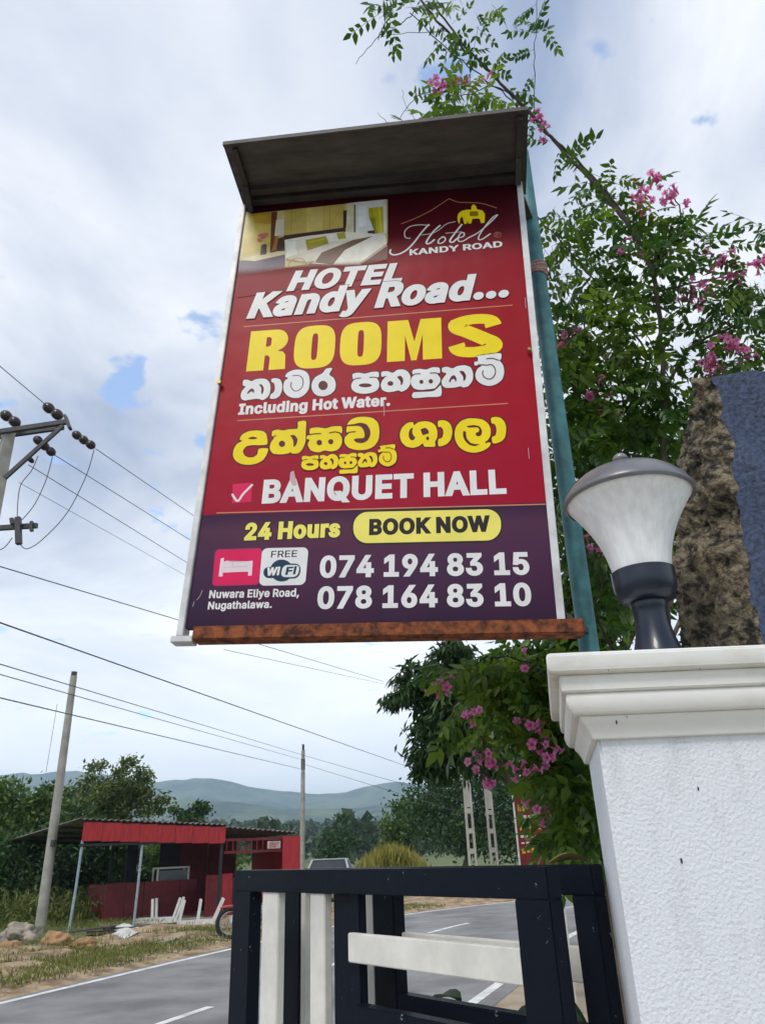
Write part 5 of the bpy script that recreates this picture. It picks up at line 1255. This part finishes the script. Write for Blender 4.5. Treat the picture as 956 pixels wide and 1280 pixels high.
for (x,y,rx_,ry_,Y,n,tk) in CLU:
    for i in range(n):
        a = random.uniform(0,6.283); r = math.sqrt(random.random()); p = at(x+rx_*r*math.cos(a), y+ry_*r*math.sin(a), Y+random.gauss(0,.12))
        put_leaf(p, random.uniform(0,6.283), random.uniform(-.9,.5), random.gauss(0,.7), random.uniform(.75,1.2), max(0,min(2,tk+random.choice((0,0,0,-1,1)))))
for bi in (0,1,2,5,6,7,8,9,12,13):
    sm = BP[bi]
    for i in range(4,len(sm)-1,3):
        if random.random() < .75: put_leaf(sm[i], random.uniform(0,6.283), random.uniform(-.5,.5), random.gauss(0,.6), random.uniform(.7,1.05), random.choice((0,0,1)))
def lmat(sl):
    p, az_, el_, ro, s_, i, tk = sl
    return Matrix.Translation(p) @ Matrix.Rotation(az_,4,'Z') @ Matrix.Rotation(-el_,4,'Y') @ Matrix.Rotation(ro,4,'X') @ Matrix.Scale(s_,4)
order = sorted(range(len(slots)), key=lambda i: slots[i][0].z < 2.75 or slots[i][0].z != slots[i][0].z)
vis = [i for i in order if proj(slots[i][0])[1] < 470]; vis = sorted(vis, key=lambda i: proj(slots[i][0])[1])[:290]; vset = set(vis)
for i in vis:
    o = bpy.data.objects.new('leaf', LM[(slots[i][5],slots[i][6])]); COL.objects.link(o); o.parent = vine; o.matrix_local = Matrix.Translation(-vb) @ lmat(slots[i])
AV, AF, AT = [], [], []; off_ = 0
TR = ((0,.35),(.1,.6),(.5,1))
for i, sl_ in enumerate(slots):
    if i in vset: continue
    vs, fs, ti = VAR[sl_[5]]; M4 = np.array(Matrix.Translation(-vb) @ lmat(sl_)); V = np.array(vs) @ M4[:3,:3].T + M4[:3,3]
    AV.append(V); AF += [tuple(k+off_ for k in f) for f in fs]; lo, hi = TR[sl_[6]]; AT += [lo+(hi-lo)*x for x in ti]; off_ += len(V)
me = bpy.data.meshes.new('foliage'); me.from_pydata(np.concatenate(AV).tolist(), [], AF); me.update(); a = me.attributes.new('tint','FLOAT','POINT'); a.data.foreach_set('value', AT)
o = link('foliage', me, LEAF_VN, vine, True); o['kind'] = 'stuff'
# flowers
petal = leafmat('petal_pink', (.74,.07,.37), (.95,.50,.70), .55, .45)
def flower_me(seed, n):
    rr = random.Random(seed); vs=[]; fs=[]; ti=[]
    for f_ in range(n):
        c_ = Vector((rr.gauss(0,.030),rr.gauss(0,.030),rr.gauss(0,.024))); d = (c_.normalized()*.8+Vector((rr.gauss(0,.4),rr.gauss(0,.4),rr.gauss(0,.4)))).normalized()
        pd = c_-d*.03; b9 = len(vs); vs += [(0,.001,0),(0,-.001,0),(.001,0,0),tuple(pd+Vector((0,.0025,0))),tuple(pd-Vector((0,.0025,0))),tuple(pd+Vector((.0025,0,0)))]; ti += [0]*6; fs += [(b9,b9+1,b9+4,b9+3),(b9+1,b9+2,b9+5,b9+4),(b9+2,b9,b9+3,b9+5)]
        x = d.cross(Vector((.3,.2,1))).normalized(); y = d.cross(x); r = rr.uniform(.012,.019); l = .032; tt = rr.random()*.6; b0 = len(vs); K = 10
        for (k,rad) in ((-l,.0025),(-l*.55,.005),(0,.008)):
            for j in range(K):
                a = 2*math.pi*j/K; vs.append(tuple(c_+d*k+(x*math.cos(a)+y*math.sin(a))*rad)); ti.append(.1+tt*.3)
        for i in range(2):
            for j in range(K): fs.append((b0+i*K+j,b0+i*K+(j+1)%K,b0+(i+1)*K+(j+1)%K,b0+(i+1)*K+j))
        for j in range(5):
            b1 = len(vs); a0 = 2*math.pi*j/5; a1 = 2*math.pi*(j+1)/5; am = (a0+a1)/2; o_ = lambda a,rad,h: tuple(c_+d*h+(x*math.cos(a)+y*math.sin(a))*rad)
            vs += [o_(a0,.008,0),o_(a0+.1,r*1.05,.006),o_(am,r*1.35,.003),o_(a1-.1,r*1.05,.006),o_(a1,.008,0)]; ti += [.25+tt*.5,.45+tt*.6,.5+tt*.7,.45+tt*.6,.25+tt*.5]; fs.append((b1,b1+1,b1+2,b1+3,b1+4))
    me = bpy.data.meshes.new('flower_cluster'); me.from_pydata(vs,[],fs); me.update(); a = me.attributes.new('tint','FLOAT','POINT'); a.data.foreach_set('value',ti); me.materials.append(petal); me.polygons.foreach_set('use_smooth',[True]*len(me.polygons)); return me
FM = [flower_me(i,7+i*2) for i in range(3)]+[flower_me(9,3)]
for (x,y,Y,k,s_) in ((548,112,2.80,2,1),(562,102,2.80,1,.9),(604,102,2.82,0,.8),(585,100,2.82,3,.9),(675,152,2.85,1,.9),(682,168,2.85,3,.8),(800,242,2.9,2,1.1),(822,228,2.9,1,1),(840,246,2.92,1,1),(798,258,2.9,0,.9),(852,254,2.92,3,1),
 (905,330,3.0,2,1.1),(918,342,3.0,1,.9),(882,354,3.0,2,1),(862,358,3.0,1,.9),(866,372,3.0,0,.9),(953,330,3.05,1,1),(892,448,3.0,2,1),(912,432,3.0,1,1),(930,442,3.02,0,.9),(886,462,3.0,0,.9),(906,426,3.0,3,1),
 (708,422,2.85,0,.9),(700,436,2.85,3,1),(748,488,2.86,3,1.1),(770,452,2.9,3,1),(752,502,2.86,3,.9),(786,320,2.85,3,1.1),(777,306,2.85,3,.9),(737,682,2.7,0,.8),(760,520,2.86,3,.8),
 (548,858,3.1,1,.8),(566,856,3.1,3,1),(588,896,3.05,0,.85),(605,945,3.1,0,.8),(622,960,3.1,3,.9),(604,968,3.1,3,1),(680,928,3.0,0,.9),(672,942,3.0,3,1),(680,945,3.0,3,1),(655,962,3.0,0,.8),(676,1018,3.0,0,.85),(660,826,3.0,3,.8),(655,898,3.0,3,1)):
    o = bpy.data.objects.new('flower_cluster', FM[k]); COL.objects.link(o); o.parent = vine; o.location = at(x,y,Y)-vb; o.rotation_euler = (random.uniform(0,6),random.uniform(0,6),random.uniform(0,6)); o.scale = (s_,)*3

# ------------------------------------------------------------------ haze
mb = MB(); mb.box((0,0,158),(18200,18200,324)); hzo = mb.build('haze', None); tag(hzo, 'pale valley haze before the hills', 'haze', kind='stuff')
hm_ = bpy.data.materials.new('haze'); hm_.use_nodes = True; t = hm_.node_tree; t.nodes.remove(t.nodes['Principled BSDF'])
v = t.nodes.new('ShaderNodeVolumePrincipled'); v.inputs['Color'].default_value = (.62,.80,1,1); v.inputs['Density'].default_value = .00033; v.inputs['Anisotropy'].default_value = .2
t.links.new(v.outputs[0], t.nodes['Material Output'].inputs['Volume']); hzo.data.materials.append(hm_)
